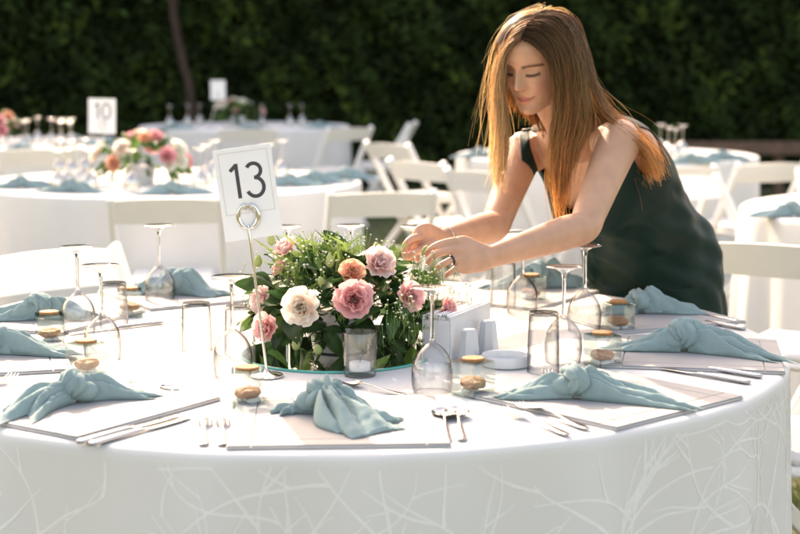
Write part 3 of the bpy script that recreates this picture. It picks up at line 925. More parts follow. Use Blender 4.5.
shaker(488, 353, 'pale grey faceted shaker, right one of the pair by the dish', 1)
def dish():
    p = at(506, 366)
    b = MB().lathe([(1e-4, .0), (.042, 0), (.046, .003), (.047, .020), (.0455, .0225), (.043, .0215), (.041, .008), (.036, .006), (1e-4, .0055)], 44)
    o = b.build('small_dish', 'ceramic'); o.location = (p[0], p[1], TZ + .0005)
    tag(o, 'round white ceramic dish right of the shakers', 'dish')
dish()

# ---- number signs
def numeral_mesh(text, h, material):
    """thin sans numerals drawn as flat strokes, centred, x right, z up"""
    sw = h * .105
    def arc(cx_, cy, rx, ry, a0, a1, n=22): return [(cx_ + rx * math.cos(R(a0 + (a1 - a0) * i / n)), cy + ry * math.sin(R(a0 + (a1 - a0) * i / n))) for i in range(n + 1)]
    G = {'1': (.36, [[(.06, .80), (.24, .955)], [(.25, 1.0), (.25, 0.0)]]),
         '3': (.58, [arc(.27, .745, .205, .205, 150, -90), arc(.26, .27, .245, .27, 90, -158, 28)]),
         '0': (.60, [arc(.30, .5, .245, .46, 0, 360, 40)])}
    tot = sum(G[c][0] for c in text) + .10 * (len(text) - 1)
    b = MB(); x0 = -tot / 2
    for c in text:
        wd, strokes = G[c]
        for q, st in enumerate(strokes):
            P = np.array(st); T = np.gradient(P, axis=0); T /= np.linalg.norm(T, axis=1)[:, None]; N = np.stack([-T[:, 1], T[:, 0]], 1)
            A = (P + N * sw / h / 2) * h; B_ = (P - N * sw / h / 2) * h; n = len(P)
            yy = -.00003 * q
            V = [(a[0] + x0 * h, yy, a[1] - h / 2) for a in A] + [(a[0] + x0 * h, yy, a[1] - h / 2) for a in B_]
            b.add(V, [(k, n + k, n + k + 1, k + 1) for k in range(n - 1)])
        x0 += wd + .10
    return mesh('numeral', b.V, b.F, material, smooth=False)
def number_sign(c, z0, label, text, card_c, card_s, tilt, yaw, lean=(0, 0), ring=True):
    t = thing('number_sign', label, 'table sign', (c[0], c[1], z0 + .0005))
    c0 = np.array([c[0], c[1], z0])
    b = MB().lathe([(1e-4, 0), (.026, 0), (.030, .0015), (.030, .004), (.027, .006), (.008, .008), (.004, .012), (1e-4, .012)], 36); b.build('base', 'silver', t)
    top = np.array(card_c) - c0 + np.array([math.sin(tilt) * 0, 0, -card_s[1] * .36])
    V, F = tube([(0, 0, .009), top * .5 + [0, 0, .004], top], .0026, 4, 10); MB().add(V, F).build('pole', 'silver', t)
    # clip: two bent prongs forming an open loop that grips the card
    for s in (-1, 1):
        pts = [top + [0, 0, -.004]] + [top + np.array([s * x, -.003, z]) for x, z in ((.008, -.002), (.0165, .010), (.0175, .022), (.012, .034), (.0035, .038), (.0045, .030))]
        V, F = loft(np.array(pts), [.003, .004, .0042, .004, .0036, .003, .002], [.0022] * 7, (1, 0, 0), 5, 10, (True, True)); MB().add(V, F).build('clip_prong', 'silver', t)
    M = Matrix.Rotation(yaw, 4, 'Z') @ Matrix.Rotation(tilt, 4, 'Y')
    cc = np.array(card_c) - c0
    b = MB(); b.box((0, 0, 0), (card_s[0], .0014, card_s[1])); card = b.build('card', 'paper', t, smooth=False); card.matrix_basis = Matrix.Translation(Vector(cc)) @ M
    if text:
        obj('numeral', numeral_mesh(text, card_s[0] * .60, 'ink'), card, loc=(card_s[0] * .02, -.0010, card_s[1] * .14))
    if ring:
        fw, fh, lw = card_s[0] * .84, card_s[0] * 1.06, .0012
        b = MB()
        zc = card_s[1] * .5 - card_s[0] * .08 - fh / 2
        for s in (-1, 1):
            b.box((s * fw / 2, -.0009, zc), (lw, .0004, fh + lw)); b.box((0, -.0009, zc + s * fh / 2), (fw - lw - .0002, .0004, lw))
        b.build('printed_frame', 'ink_frame', card, smooth=False)
pb = at(267, 377)
cc_ = W(248, 193, pb[1] + .004)
number_sign(pb[:2], TZ, 'white number card 13 in a silver clip stand beside the flowers', '13', cc_, (.104, .166), R(-7.5), R(8))
number_sign((-1.32, 4.62), TZ, 'white number card 10 on the flower table at the left', '10', W(102, 116, 4.63), (.135, .175), R(1.5), R(6))
number_sign((-1.48, 10.0), TZ, 'small blank white sign on the farthest table', None, W(218, 90, 10.01), (.125, .165), 0, 0, ring=False)

# ---- centrepieces
def petal_mesh(Rp, wid, cup, ruffle, seed):
    r_ = np.random.default_rng(seed); n, m = 8, 8; V = []; F = []
    p1, p2 = r_.uniform(0, 6.28, 2)
    for i in range(n + 1):
        s = i / n
        w_ = wid * (math.sin(min(1, s * 1.02 + .12) * math.pi * .62) ** .9)
        for j in range(m + 1):
            q = -1 + 2 * j / m
            x = Rp * (s - .10 * q * q * s)
            y = w_ * q
            z = cup * (s ** 1.6) + .35 * wid * q * q * (1 - .5 * s) + ruffle * s * s * math.sin(q * 5.5 + p1) - .25 * cup * max(0, s - .75) * 4 * (.6 + .4 * math.sin(q * 3 + p2))
            V.append((x, y, z))
    for i in range(n):
        for j in range(m):
            a = i * (m + 1) + j
            F.append((a, a + 1, a + m + 2, a + m + 1))
    return np.array(V), F
_pet = {}
def bloom(parent, pos, direction, rad, c_in, c_out, seed, open_=1.0, core=(.45, .42, .10)):
    """a ruffled rose: spiral core and rings of petals, each outer petal its own piece"""
    r_ = np.random.default_rng(seed)
    d = Vector(direction).normalized()
    M = d.to_track_quat('Z', 'Y').to_matrix().to_4x4() @ Matrix.Rotation(r_.uniform(0, 6.28), 4, 'Z')
    b = MB()
    def pcol(V, L, ci, co):
        s = np.clip(np.linalg.norm(V[:, :2], axis=1) / L, 0, 1)[:, None]
        return np.array(ci) * (1 - s) + np.array(co) * s
    # inner whorl
    for ringi, (k, tilt, sc) in enumerate(((3, 86, .50), (4, 76, .62), (5, 66, .74))):
        for i in range(k):
            V, F = petal_mesh(rad * sc, rad * .42 * sc * 1.25, rad * .10, rad * .07, int(r_.integers(1e6)))
            C = pcol(V, rad * sc, c_in, c_out)
            Mm = Matrix.Rotation(2 * math.pi * (i + .37 * ringi) / k + r_.normal(0, .12), 4, 'Z') @ Matrix.Translation((rad * .05 * (ringi + 1), 0, 0)) @ Matrix.Rotation(-R(tilt + r_.normal(0, 5)), 4, 'Y')
            b.add([Mm @ Vector(v) for v in V], F, C)
    cV, cF = tube([(0, 0, -rad * .25), (0, 0, 0), (0, 0, rad * .28)], rad * .10, 3, 10)
    b.add(cV, cF, np.array(core))
    o = b.build('rose', 'petal', parent, sharp=None)
    o.matrix_basis = Matrix.Translation(Vector(pos)) @ M
    for ringi, (k, tilt, sc) in enumerate(((5, 60, .88), (5, 44, 1.0), (6, 24, 1.04))):
        for i in range(k):
            V, F = petal_mesh(rad * sc, rad * .56 * sc, rad * .20, rad * .10, int(r_.integers(1e6)))
            C = pcol(V, rad * sc, np.array(c_in) * .9 + np.array(c_out) * .1, np.array(c_out) * r_.uniform(.9, 1.08))
            me = mesh('petal', V, F, 'petal', cols=C)
            p = obj('petal', me, o)
            p.matrix_basis = Matrix.Rotation(2 * math.pi * (i + .45 * ringi) / k + r_.normal(0, .12), 4, 'Z') @ Matrix.Translation((rad * .07 * (ringi + 1), 0, -rad * .07 * (ringi + 1))) @ Matrix.Rotation(-R(tilt * open_ + r_.normal(0, 6)), 4, 'Y')
    return o
def leaf_mesh(L, wd, bend, col, seed):
    r_ = np.random.default_rng(seed); n, m = 8, 4; V = []; F = []; C = []
    for i in range(n + 1):
        s = i / n
        w_ = wd * math.sin(math.pi * s ** .8) ** .8 * (1 if s < .98 else 0) + .0004
        for j in range(m + 1):
            q = -1 + 2 * j / m
            V.append((L * s, w_ * q, .25 * w_ * abs(q) - bend * L * s * s + .002 * math.sin(s * 9 + q * 2 + seed)))
            C.append(np.array(col) * (1.25 if j == 2 else 1.0))
    for i in range(n):
        for j in range(m):
            a = i * (m + 1) + j; F.append((a, a + 1, a + m + 2, a + m + 1))
    return mesh('leaf', V, F, 'leaf', cols=C)
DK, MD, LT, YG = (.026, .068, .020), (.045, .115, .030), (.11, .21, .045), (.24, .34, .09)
LEAVES = [[leaf_mesh(L, w_, bd, np.array(c) * f_, k) for k, (L, w_, bd, f_) in enumerate(((.062, .017, .25, 1), (.07, .02, .4, .85), (.05, .016, .1, 1.15), (.058, .013, .55, 1.0)))] for c in (DK, MD, LT)]

def centrepiece():
    ctr = np.array([.02, -.115, TZ])
    mi = thing('round_mirror', 'round mirror plate with green glass edge under the flowers', 'mirror', (.012, -.137, TZ + .0005))
    b = MB().lathe([(1e-4, .0048), (.183, .0048), (.1830, .0046)], 96); b.build('mirror_face', 'mirror', mi)
    b = MB().lathe([(1e-4, .0), (.185, .0), (.1862, .001), (.1862, .0042), (.1835, .0046)], 96); b.build('glass_edge', 'mirror_edge', mi)
    z0 = TZ + .0058
    t = thing('flower_centrepiece', 'round bouquet of pink, cream and coral roses with dark greenery in a white pot', 'flowers', (ctr[0], ctr[1], z0))
    o0 = np.array([ctr[0], ctr[1], z0])
    b = MB().lathe([(1e-4, 0), (.052, 0), (.056, .003), (.062, .04), (.068, .085), (.066, .087), (.06, .082), (1e-4, .078)], 40); b.build('pot', 'ceramic', t)
    pk_i, pk_o = (.78, .30, .30), (.92, .62, .60)
    pp_i, pp_o = (.84, .50, .46), (.94, .77, .73)
    cr_i, cr_o = (.84, .58, .42), (.93, .87, .79)
    co_i, co_o = (.84, .32, .17), (.91, .58, .42)
    dk_i, dk_o = (.58, .14, .15), (.89, .54, .53)
    spec = [(287, 250, -.13, .028, pp_i, pp_o), (302, 307, -.285, .037, cr_i, cr_o), (354, 300, -.295, .037, dk_i, dk_o), (352, 273, -.24, .026, co_i, co_o),
            (379, 264, -.20, .034, pp_i, pp_o), (409, 297, -.245, .030, pk_i, pk_o), (267, 327, -.245, .029, pk_i, pk_o), (262, 300, -.17, .027, pp_i, pp_o),
            (446, 309, -.13, .026, pk_i, pk_o), (281, 269, -.14, .020, pk_i, pk_o), (320, 262, -.10, .026, cr_i, cr_o), (398, 285, -.10, .026, pp_i, pp_o), (336, 285, -.02, .03, pp_i, pp_o), (300, 290, .05, .03, cr_i, cr_o), (380, 290, .04, .03, pk_i, pk_o)]
    heart = ctr + [0, 0, .10]
    pos = []
    for i, (X, Y, y, rad, ci, co) in enumerate(spec):
        p = W(X, Y, y); d = (p - heart); d = d / np.linalg.norm(d) + np.array([-.05, -.45, .25])
        bloom(t, p - o0, d, rad * .91, ci, co, 100 + i); pos.append((p, rad))
        V, F = tube([(ctr + [0, 0, .09]) * .85 + p * .15 - o0, (ctr + p) / 2 + [0, 0, .03] - o0, p - o0], .002, 3, 6); MB().add(V, F).build('stem', 'stem', t)
    # large leaves, each its own piece
    r_ = np.random.default_rng(12)
    def put_leaf(p, d, me, roll=None):
        d = Vector(d).normalized()
        M = d.to_track_quat('X', 'Z').to_matrix().to_4x4() @ Matrix.Rotation(r_.normal(0, .6) if roll is None else roll, 4, 'X')
        o = obj('leaf', me, t); o.matrix_basis = Matrix.Translation(Vector(p - o0)) @ M @ Matrix.Scale(r_.uniform(.8, 1.15), 4)
    n = 0
    while n < 215:
        az = r_.uniform(0, 2 * math.pi); el = r_.uniform(-.35, 1.25)
        u = np.array([math.cos(az) * math.cos(el), math.sin(az) * math.cos(el), math.sin(el)])
        if u[1] > .45 and r_.random() < .6: continue
        rr = r_.uniform(.55, .88)
        p = ctr + [0, 0, .085] + u * np.array([.185, .15, .125]) * rr
        if p[2] < z0 + .012: p[2] = z0 + .012 + r_.uniform(0, .02)
        d = u + r_.normal(0, .55, 3); d[2] -= .15
        if p[2] < z0 + .05: d[2] = abs(d[2]) * .3
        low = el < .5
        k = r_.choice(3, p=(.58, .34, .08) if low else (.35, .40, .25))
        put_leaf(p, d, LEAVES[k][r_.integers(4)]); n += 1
    # spiky light green sprays rising out of the top left
    b = MB()
    for i in range(80):
        X = r_.normal(318, 26); y = r_.uniform(-.2, 0.02)
        base = ctr + [r_.normal(-.03, .04), r_.uniform(-.08, .04), .15]
        tip = W(X + r_.normal(-8, 8), r_.uniform(228, 262), y)
        mid = (base + tip) / 2 + r_.normal(0, .008, 3)
        P = catmull(np.array([base, mid, tip]), 6); d = np.cross(P[-1] - P[0], [0, 1, .2]); d /= np.linalg.norm(d) + 1e-9
        wv = .0026 * np.sin(np.linspace(.3, math.pi - .02, len(P))) + .0003
        V = np.vstack([P - d * wv[:, None], P + d * wv[:, None]]) - o0; m = len(P)
        b.add(V, [(j, j + 1, m + j + 1, m + j) for j in range(m - 1)], np.array(YG if r_.random() < .55 else LT) * r_.uniform(.7, 1.25))
    b.build('grass_spray', 'leaf', t, sharp=None)['kind'] = 'stuff'
    # fern: fine leaflets
    b = MB()
    for i in range(64):
        X, Y = [(320, 270), (300, 275), (285, 335), (325, 345), (395, 345), (415, 335), (340, 260), (375, 300), (300, 262), (330, 310), (425, 320), (365, 245)][i % 12]
        y = -.235 if Y > 290 else -.17
        p = W(X + r_.normal(0, 12), Y + r_.normal(0, 8), y + r_.uniform(-.03, .05)); base = p * .45 + (ctr + [0, 0, .1]) * .55
        ax = p - base; L = np.linalg.norm(ax); ax /= L; sd = np.cross(ax, r_.normal(0, 1, 3)); sd /= np.linalg.norm(sd); nn = np.cross(ax, sd)
        cl = np.array(YG if Y < 290 else MD) * r_.uniform(.75, 1.3)  # upper fronds yellow-green: sunlight painted into their colour
        for k in range(26):
            f_ = .25 + .75 * k / 26; q = base + ax * L * f_ * 1.15; ll = .017 * (1.25 - f_) + .004
            for s in (-1, 1):
                tp = q + (sd * s * math.cos(.5) + ax * .5 + nn * r_.normal(0, .25)) * ll
                e = ax * .0014
                b.add([q - e - o0, q + e - o0, tp - o0], [(0, 1, 2)], cl)
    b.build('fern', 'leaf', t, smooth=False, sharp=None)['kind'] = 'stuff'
    # white filler blossom: tiny flowers on fine stalks
    b = MB(); bs = MB()
    for X, Y, y, n_, sx, sy in ((345, 246, -.12, 90, 18, 9), (318, 250, -.14, 70, 14, 10), (298, 268, -.19, 45, 11, 9), (330, 268, -.20, 30, 12, 8), (400, 306, -.285, 44, 9, 11), (425, 268, -.14, 70, 11, 10), (378, 252, -.08, 36, 10, 6), (365, 270, -.12, 20, 10, 8), (450, 295, -.06, 40, 10, 8), (255, 285, -.06, 40, 7, 12), (335, 296, -.27, 16, 6, 6)):
        for k in range(n_):
            p = W(X + r_.normal(0, sx), Y + r_.normal(0, sy), y + r_.normal(0, .02)); rad = r_.uniform(.0016, .0034)
            bm_ = bmesh.new(); bmesh.ops.create_icosphere(bm_, subdivisions=1, radius=rad)
            bm_.verts.index_update()
            b.add([np.array(v.co) * [1, 1, .7] + p - o0 for v in bm_.verts], [tuple(v.index for v in f.verts) for f in bm_.faces], np.array((.82, .83, .72) if r_.random() < .75 else (.55, .62, .35)) * r_.uniform(.85, 1.05)); bm_.free()
            q = p + np.array([r_.normal(0, .01), r_.normal(0, .008), -r_.uniform(.02, .045)])
            e = np.array([.0004, 0, 0])
            bs.add([p - e - o0, p + e - o0, q + e - o0, q - e - o0], [(0, 1, 2, 3)])
    b.build('filler_blossom', 'tiny_bloom', t, sharp=None)['kind'] = 'stuff'
    bs.build('fine_stalk', 'stem', t, smooth=False, sharp=None)['kind'] = 'stuff'
    # buds
    for X, Y, y in ((271, 240, -.12), (322, 283, -.24), (330, 262, -.2), (296, 345, -.27), (318, 350, -.29), (258, 262, -.1), (425, 252, -.1)):
        p = W(X, Y, y) - o0
        b = MB().lathe([(1e-4, -.012), (.006, -.008), (.0085, 0), (.006, .010), (.002, .017), (1e-4, .018)], 10)
        b.C = [(.42, .50, .22)] * len(b.V)
        o = b.build('bud', 'leaf', t); o.location = p; o.rotation_euler = (r_.normal(.4, .3), r_.normal(0, .4), 0)
centrepiece()

def far_centrepiece(c, label, n, rad, seed, cols):
    r_ = np.random.default_rng(seed)
    t = thing('flower_centrepiece', label, 'flowers', (c[0], c[1], TZ + .0005))
    b = MB().lathe([(1e-4, 0), (.06, 0), (.07, .08), (.066, .085), (1e-4, .08)], 20); b.build('pot', 'ceramic', t)
    for i in range(n):
        az = r_.uniform(0, 6.28); el = r_.uniform(-.05, 1.3)
        u = np.array([math.cos(az) * math.cos(el), math.sin(az) * math.cos(el), math.sin(el)])
        p = np.array([0, 0, .10]) + u * np.array([rad, rad * .8, rad * .62])
        ci, co = cols[r_.integers(len(cols))]
        bloom(t, p, u + np.array([0, -.3, .2]), r_.uniform(.03, .042), ci, co, seed * 50 + i)
    for i in range(110):
        az = r_.uniform(0, 6.28); el = r_.uniform(-.45, 1.3)
        u = np.array([math.cos(az) * math.cos(el), math.sin(az) * math.cos(el), math.sin(el)])
        p = np.array([0, 0, .09]) + u * np.array([rad, rad * .8, rad * .6]) * r_.uniform(.6, .92)
        if p[2] < .012: p[2] = .012
        d = Vector(u + r_.normal(0, .5, 3)).normalized()
        if p[2] < .05: d.z = abs(d.z) * .3
        o = obj('leaf', LEAVES[r_.choice(3, p=(.35, .35, .3))][r_.integers(4)], t)
        o.matrix_basis = Matrix.Translation(Vector(p)) @ d.to_track_quat('X', 'Z').to_matrix().to_4x4() @ Matrix.Rotation(r_.normal(0, .6), 4, 'X')
PKC = [((.70, .22, .24), (.85, .45, .48)), ((.84, .58, .42), (.92, .86, .78)), ((.82, .32, .16), (.88, .55, .40)), ((.78, .40, .36), (.90, .66, .62)), ((.8, .78, .6), (.88, .87, .80)), ((.8, .78, .6), (.88, .88, .82))]
far_centrepiece((-1.06, 4.0), 'blurred bouquet of pink, coral and white roses on the table with sign 10', 17, .21, 5, PKC)
far_centrepiece((-2.66, 7.4), 'blurred pinkish bouquet at the left picture edge', 12, .19, 6, PKC)
far_centrepiece((-1.25, 10.15), 'blurred pale bouquet on the farthest table', 10, .20, 7, [PKC[4], PKC[3], PKC[4]])

# ---- background place settings
def far_set(c, glasses, naps, name):
    for (X, Y) in glasses:
        p = at(X, Y); wine(p[0], p[1], 'blurred upturned wine glass among others on ' + name, far=True, group='wine glasses on ' + name)
    for i, (X, Y, rz) in enumerate(naps):
        p = at(X, Y, TZ + .002)
        NAPS = napkin(NAPL[name][i], (p[0], p[1]), rz, [dict(ang=180, L=.15, w=.09, h=.034, nf=1.6), dict(ang=0, L=.16, w=.09, h=.034, nf=1.8)], .95, 60 + i, TZ + .001, True)
NAPL = {
 'the table with sign 10': ['blurred blue napkin at the left edge of the table with sign 10', 'blurred blue napkin left of the pink bouquet on the table with sign 10', 'blurred blue napkin right below the pink bouquet', 'blurred blue napkin on the right part of the table with sign 10', 'blurred blue napkin at the right rim of the table with sign 10', 'blurred blue napkin just right of sign 13'],
 'the far left table': ['blurred blue napkin below sign 10 on the far left table', 'blurred blue napkin at the left of the far left table', 'blurred blue napkin in the middle of the far left table'],
 'the farthest table': ['blurred blue napkin at the left end of the farthest table', 'blurred blue napkin in the middle of the farthest table', 'blurred blue napkin at the right end of the farthest table'],
 'the table behind the woman': ['blurred blue napkin left of the long hair', 'blurred blue napkin right of the woman, nearer one', 'blurred blue napkin right of the woman, farther one'],
 'the right-hand table': ['blurred blue napkin at the right picture edge']}
far_set(T2, [(68, 190), (82, 187), (90, 192), (58, 192), (132, 192), (200, 190), (207, 184), (215, 178), (282, 178), (268, 184), (60, 176), (85, 176), (72, 178)],
        [(22, 188, .1), (72, 192, -.2), (172, 194, .15), (315, 183, -.1), (345, 179, .2), (290, 186, .1)], 'the table with sign 10')
far_set(T4, [(28, 148), (24, 150), (52, 146), (62, 147), (72, 146), (60, 150), (70, 151), (38, 144)], [(110, 145, .2), (20, 152, 0), (75, 143, .1)], 'the far left table')
far_set(T3, [(188, 126), (200, 125), (262, 126), (290, 126), (302, 125), (170, 127), (234, 124)], [(175, 129, 0), (250, 131, .2), (320, 128, .1)], 'the farthest table')
far_set(TRR, [(668, 158), (682, 156), (675, 161), (660, 154), (640, 160)], [(480, 157, .2), (692, 163, -.1), (722, 160, .2)], 'the table behind the woman')
far_set(TRT, [(840, 225)], [(793, 216, .1)], 'the right-hand table')
# ================================================================== the woman
def person():
    root = thing('person', 'woman in a sleeveless dark green dress leaning over the table to arrange the flowers', 'person', (.86, .80, 0))
    ro = np.array([.86, .80, 0])
    nrm = lambda v: np.asarray(v, float) / (np.linalg.norm(v) + 1e-12)
    SL, SR = W(619, 141, .285), W(524, 151, .545)
    EL, WL = W(584, 227, .10), W(487, 258, -.055)
    ER, WR = W(495, 226, .36), W(438, 240, .17)
    neckb = W(572, 130, .425)
    headc = W(535, 60, .296); HS = .95
    pel = np.array([.765, .725, .83])
    sh_side = nrm(SL - SR); pl_side = nrm([.74, -.67, 0])
    # ---- torso sections along the spine: t, half width, half depth, bust
    spine = catmull(np.array([pel + [.02, .02, -.10], pel, pel * .66 + neckb * .34 + [.012, .018, .022], pel * .33 + neckb * .67 + [.016, .024, .034], neckb]), 12)
    seg = np.r_[0, np.cumsum(np.linalg.norm(np.diff(spine, axis=0), axis=1))]; seg /= seg[-1]
    def sp(t): return np.array([np.interp(t, seg, spine[:, k]) for k in range(3)])
    tS = [0, .16, .36, .50, .62, .74, .84, .90, .95, .985, 1.0]
    aS = [.172, .172, .140, .137, .146, .156, .166, .160, .128, .085, .062]
    bS = [.120, .120, .095, .094, .098, .096, .082, .068, .058, .054, .052]
    def section(t, off=0.0, am=1.0, bmul=1.0):
        P = sp(t); T = nrm(sp(min(t + .02, 1)) - sp(max(t - .02, 0)))
        s = nrm(pl_side * (1 - t) + sh_side * t); s = nrm(s - s.dot(T) * T); fr = np.cross(s, T)
        return P, s, fr, T, np.interp(t, tS, aS) * am + off, np.interp(t, tS, bS) * bmul + off
    def torso_pt(t, ph, off=0.0, am=1.0, bmul=1.0):
        P, s, fr, T, a, b_ = section(t, off, am, bmul)
        c_, sn = math.cos(ph), math.sin(ph)
        bust = 0.0
        if sn > 0:
            for x0 in (-.075, .075):
                bust += .040 * math.exp(-((c_ * a - x0) / .052) ** 2 - ((t - .66) / .10) ** 2) * sn
        return P + s * a * c_ + fr * (b_ * sn + bust)
    V = []; F = []; nt_, m = 60, 48
    for i in range(nt_ + 1):
        for j in range(m): V.append(torso_pt(i / nt_, 2 * math.pi * j / m))
    for i in range(nt_):
        for j in range(m):
            F.append((i * m + j, i * m + (j + 1) % m, (i + 1) * m + (j + 1) % m, (i + 1) * m + j))
    F.append(tuple(reversed(range(m)))); F.append(tuple(range(nt_ * m, nt_ * m + m)))
    B = MB().add(V, F)
    # ---- head frame
    yaw, pit, rol = R(35), R(26), R(-3)
    fwd = np.array([-math.sin(yaw) * math.cos(pit), -math.cos(yaw) * math.cos(pit), -math.sin(pit)])
    lf = nrm(np.cross(fwd, [0, 0, 1.0])) * -1.0          # her left (picture right)
    lf = nrm(lf * (1 if lf[0] > 0 else -1))
    up = nrm(np.cross(fwd, lf)); up = up * (1 if up[2] > 0 else -1)
    lf, up = nrm(lf * math.cos(rol) + up * math.sin(rol)), nrm(up * math.cos(rol) - lf * math.sin(rol))
    def HL(p): return headc + (lf * p[0] + fwd * p[1] + up * p[2]) * HS          # head local -> world
    def to_head(P): d = (P - headc) / HS; return np.stack([d @ lf, d @ fwd, d @ up], -1)
    zf = [-.112, -.106, -.098, -.086, -.074, -.062, -.050, -.038, -.020, .000, .016, .032, .050, .070, .090, .104, .111]
    ff = [.050, .068, .0775, .0790, .0745, .0785, .0790, .0790, .0800, .0790, .0800, .0870, .0880, .0810, .0610, .0360, .0]
    wf = [.014, .026, .035, .0445, .0505, .0550, .0590, .0620, .0660, .0690, .0705, .0715, .0720, .0680, .0540, .0340, .0]
    bf = [.000, .010, .022, .034, .046, .058, .070, .080, .092, .100, .103, .104, .101, .090, .068, .042, .0]
    def bumps(x, z):
        g = lambda x0, z0, sx, sz: math.exp(-((x - x0) / sx) ** 2 - ((z - z0) / sz) ** 2)
        d = 0.0
        # nose: ridge widening to the tip, wings
        nz = np.interp(z, [-.040, -.034, -.028, -.021, -.012, .004, .018, .028], [.001, .009, .023, .027, .022, .013, .007, 0])
        d += nz * math.exp(-(x / np.interp(z, [-.034, -.02, .02], [.0105, .0100, .0075])) ** 2)
        for s in (-1, 1):
            d += .0070 * g(s * .0125, -.027, .0065, .0075)
            d += -.0105 * g(s * .029, .012, .0150, .0100)
            d += .0052 * g(s * .0315, .0065, .0130, .0080)
            d += .0034 * g(s * .033, .0235, .020, .0065)
            d += .0060 * g(s * .039, -.028, .018, .017)
            d += -.0022 * g(s * .0275, -.060, .007, .008)
            d += -.0030 * g(s * .018, -.036, .006, .012)
        zq = z - .0050 * (x / .0235) ** 2; gm = lambda z0, sx, sz: math.exp(-(x / sx) ** 2 - ((zq - z0) / sz) ** 2)
        d += .0040 * gm(-.0566, .0190, .0042) + .0050 * gm(-.0662, .0170, .0050) - .0036 * gm(-.0612, .025, .0018) - .003 * g(0, -.043, .004, .005)
        d += -.0030 * g(0, -.0775, .014, .0045) + .0050 * g(0, -.0900, .0150, .0120)
        return d
    hv = []; hF = []; nz_, m = 96, 96
    zs = np.r_[np.linspace(-.112, .08, 78), np.linspace(.083, .111, nz_ - 78 + 1)]
    for z in zs:
        f_, w_, b_ = np.interp(z, zf, ff), np.interp(z, zf, wf), np.interp(z, zf, bf)
        for j in range(m):
            a = 2 * math.pi * j / m
            sx, cy = math.sin(a), math.cos(a)
            e = 2 / 2.25
            x = w_ * math.copysign(abs(sx) ** e, sx); y = math.copysign(abs(cy) ** e, cy) * (f_ if cy > 0 else b_)
            if cy > 0: y += bumps(x, z) * min(1, cy * 1.8)
            hv.append(HL((x, y, z)))
    for i in range(len(zs) - 1):
        for j in range(m): hF.append((i * m + j, i * m + (j + 1) % m, (i + 1) * m + (j + 1) % m, (i + 1) * m + j))
    hF.append(tuple(reversed(range(m)))); hF.append(tuple(range((len(zs) - 1) * m, len(zs) * m)))
    B.add(hv, hF)
    # ears
    for s in (-1, 1):
        e0 = HL((s * .069, -.006, -.004))
        pts = [HL((s * x, y, z)) for x, y, z in ((.066, .004, -.034), (.070, -.002, -.030), (.073, -.010, -.008), (.073, -.008, .012), (.069, .000, .016))]
        V, F = loft(np.array(pts), [.006, .009, .013, .012, .006], [.004] * 5, fwd, 4, 12, (True, True)); B.add(V, F)
    # neck
    nk0, nk1 = neckb + np.array([.012, .02, -.05]), HL((0, -.018, -.055))
    V, F = loft([nk0, neckb * .92 + nk1 * .08, neckb * .45 + nk1 * .55, nk1], [.072, .056, .050, .051], [.060, .053, .050, .054], sh_side, 6, 24); B.add(V, F)
    # shoulders and arms
    def arm(S, E, Wr, s_dir, inner):
        dU = E - S; dF = Wr - E
        pts = [inner, S, S + dU * .18, S + dU * .5, S + dU * .85, E, E + dF * .16, E + dF * .35, E + dF * .65, E + dF * .9, Wr]
        a_ = [.043, .049, .0450, .0390, .0350, .0345, .0365, .0355, .0300, .0250, .0245]
        b2 = [.043, .047, .0450, .0400, .0355, .0340, .0345, .0325, .0260, .0200, .0190]
        V, F = loft(pts, a_, b2, s_dir, 6, 24); B.add(V, F)
    arm(SL, EL, WL, nrm(np.array([.2, -.3, .9])), SL - sh_side * .05 + np.array([0, .0, -.01]))
    arm(SR, ER, WR, nrm(np.array([.2, -.3, .9])), SR + sh_side * .05 + np.array([0, .0, -.01]))
    # hands: palm + five fingers, each its own chain
    def finger(pts, r0):
        P = np.array([W(*p) for p in pts])
        k = len(P); rr = np.linspace(r0, r0 * .72, k) * .93 * (1 + .06 * (np.arange(k) % 2))
        V, F = loft(P, rr, rr * .94, nrm([.1, .4, .9]), 6, 14, (True, True)); B.add(V, F)
    # left hand (nearer): back of the hand toward the camera, fingers loosely bent
    pc = lambda X, Y, y: W(X, Y, y)
    V, F = loft([WL, pc(476, 256.5, -.075), pc(466, 255, -.092), pc(457.5, 254.5, -.103)], [.0265, .033, .039, .037], [.0190, .0165, .0150, .0115], nrm([-.05, .25, .95]), 6, 20, (False, True)); B.add(V, F)
    finger([(463, 244.5, -.088), (455, 241, -.103), (441, 243.5, -.118), (431, 248.5, -.118), (425.5, 254.5, -.105)], .0088)
    finger([(462, 251, -.100), (454, 249.5, -.115), (440, 252.5, -.132), (431.5, 258, -.130), (427.5, 264, -.116)], .0090)
    finger([(463, 258, -.102), (456, 258.5, -.116), (445, 263, -.130), (438.5, 267, -.127), (436, 271, -.114)], .0086)
    finger([(466, 264, -.096), (460.5, 266, -.108), (453, 270.5, -.118), (448.5, 273.5, -.115), (446.5, 276, -.106)], .0076)
    finger([(480, 250, -.045), (468, 247, -.04), (455, 249, -.045), (443, 252.5, -.058), (434, 255.5, -.070)], .0100)
    # right hand (farther): arched, fingers pointing down into the stems
    V, F = loft([WR, pc(431, 239, .150), pc(423, 238.5, .128), pc(416, 239.5, .112)], [.0255, .031, .036, .034], [.0190, .0175, .0155, .0125], nrm([.15, .55, -.75]), 6, 20, (False, True)); B.add(V, F)
    finger([(421, 237, .10), (413, 238, .083), (406, 243.5, .070), (404, 250.5, .066), (405, 257, .068)], .0088)
    finger([(421, 238, .118), (414, 240, .103), (408, 246, .092), (406.5, 253, .088), (408, 259.5, .088)], .0090)
    finger([(423, 240, .134), (417, 243, .122), (412, 249, .114), (411, 255.5, .110), (412.5, 261, .108)], .0086)
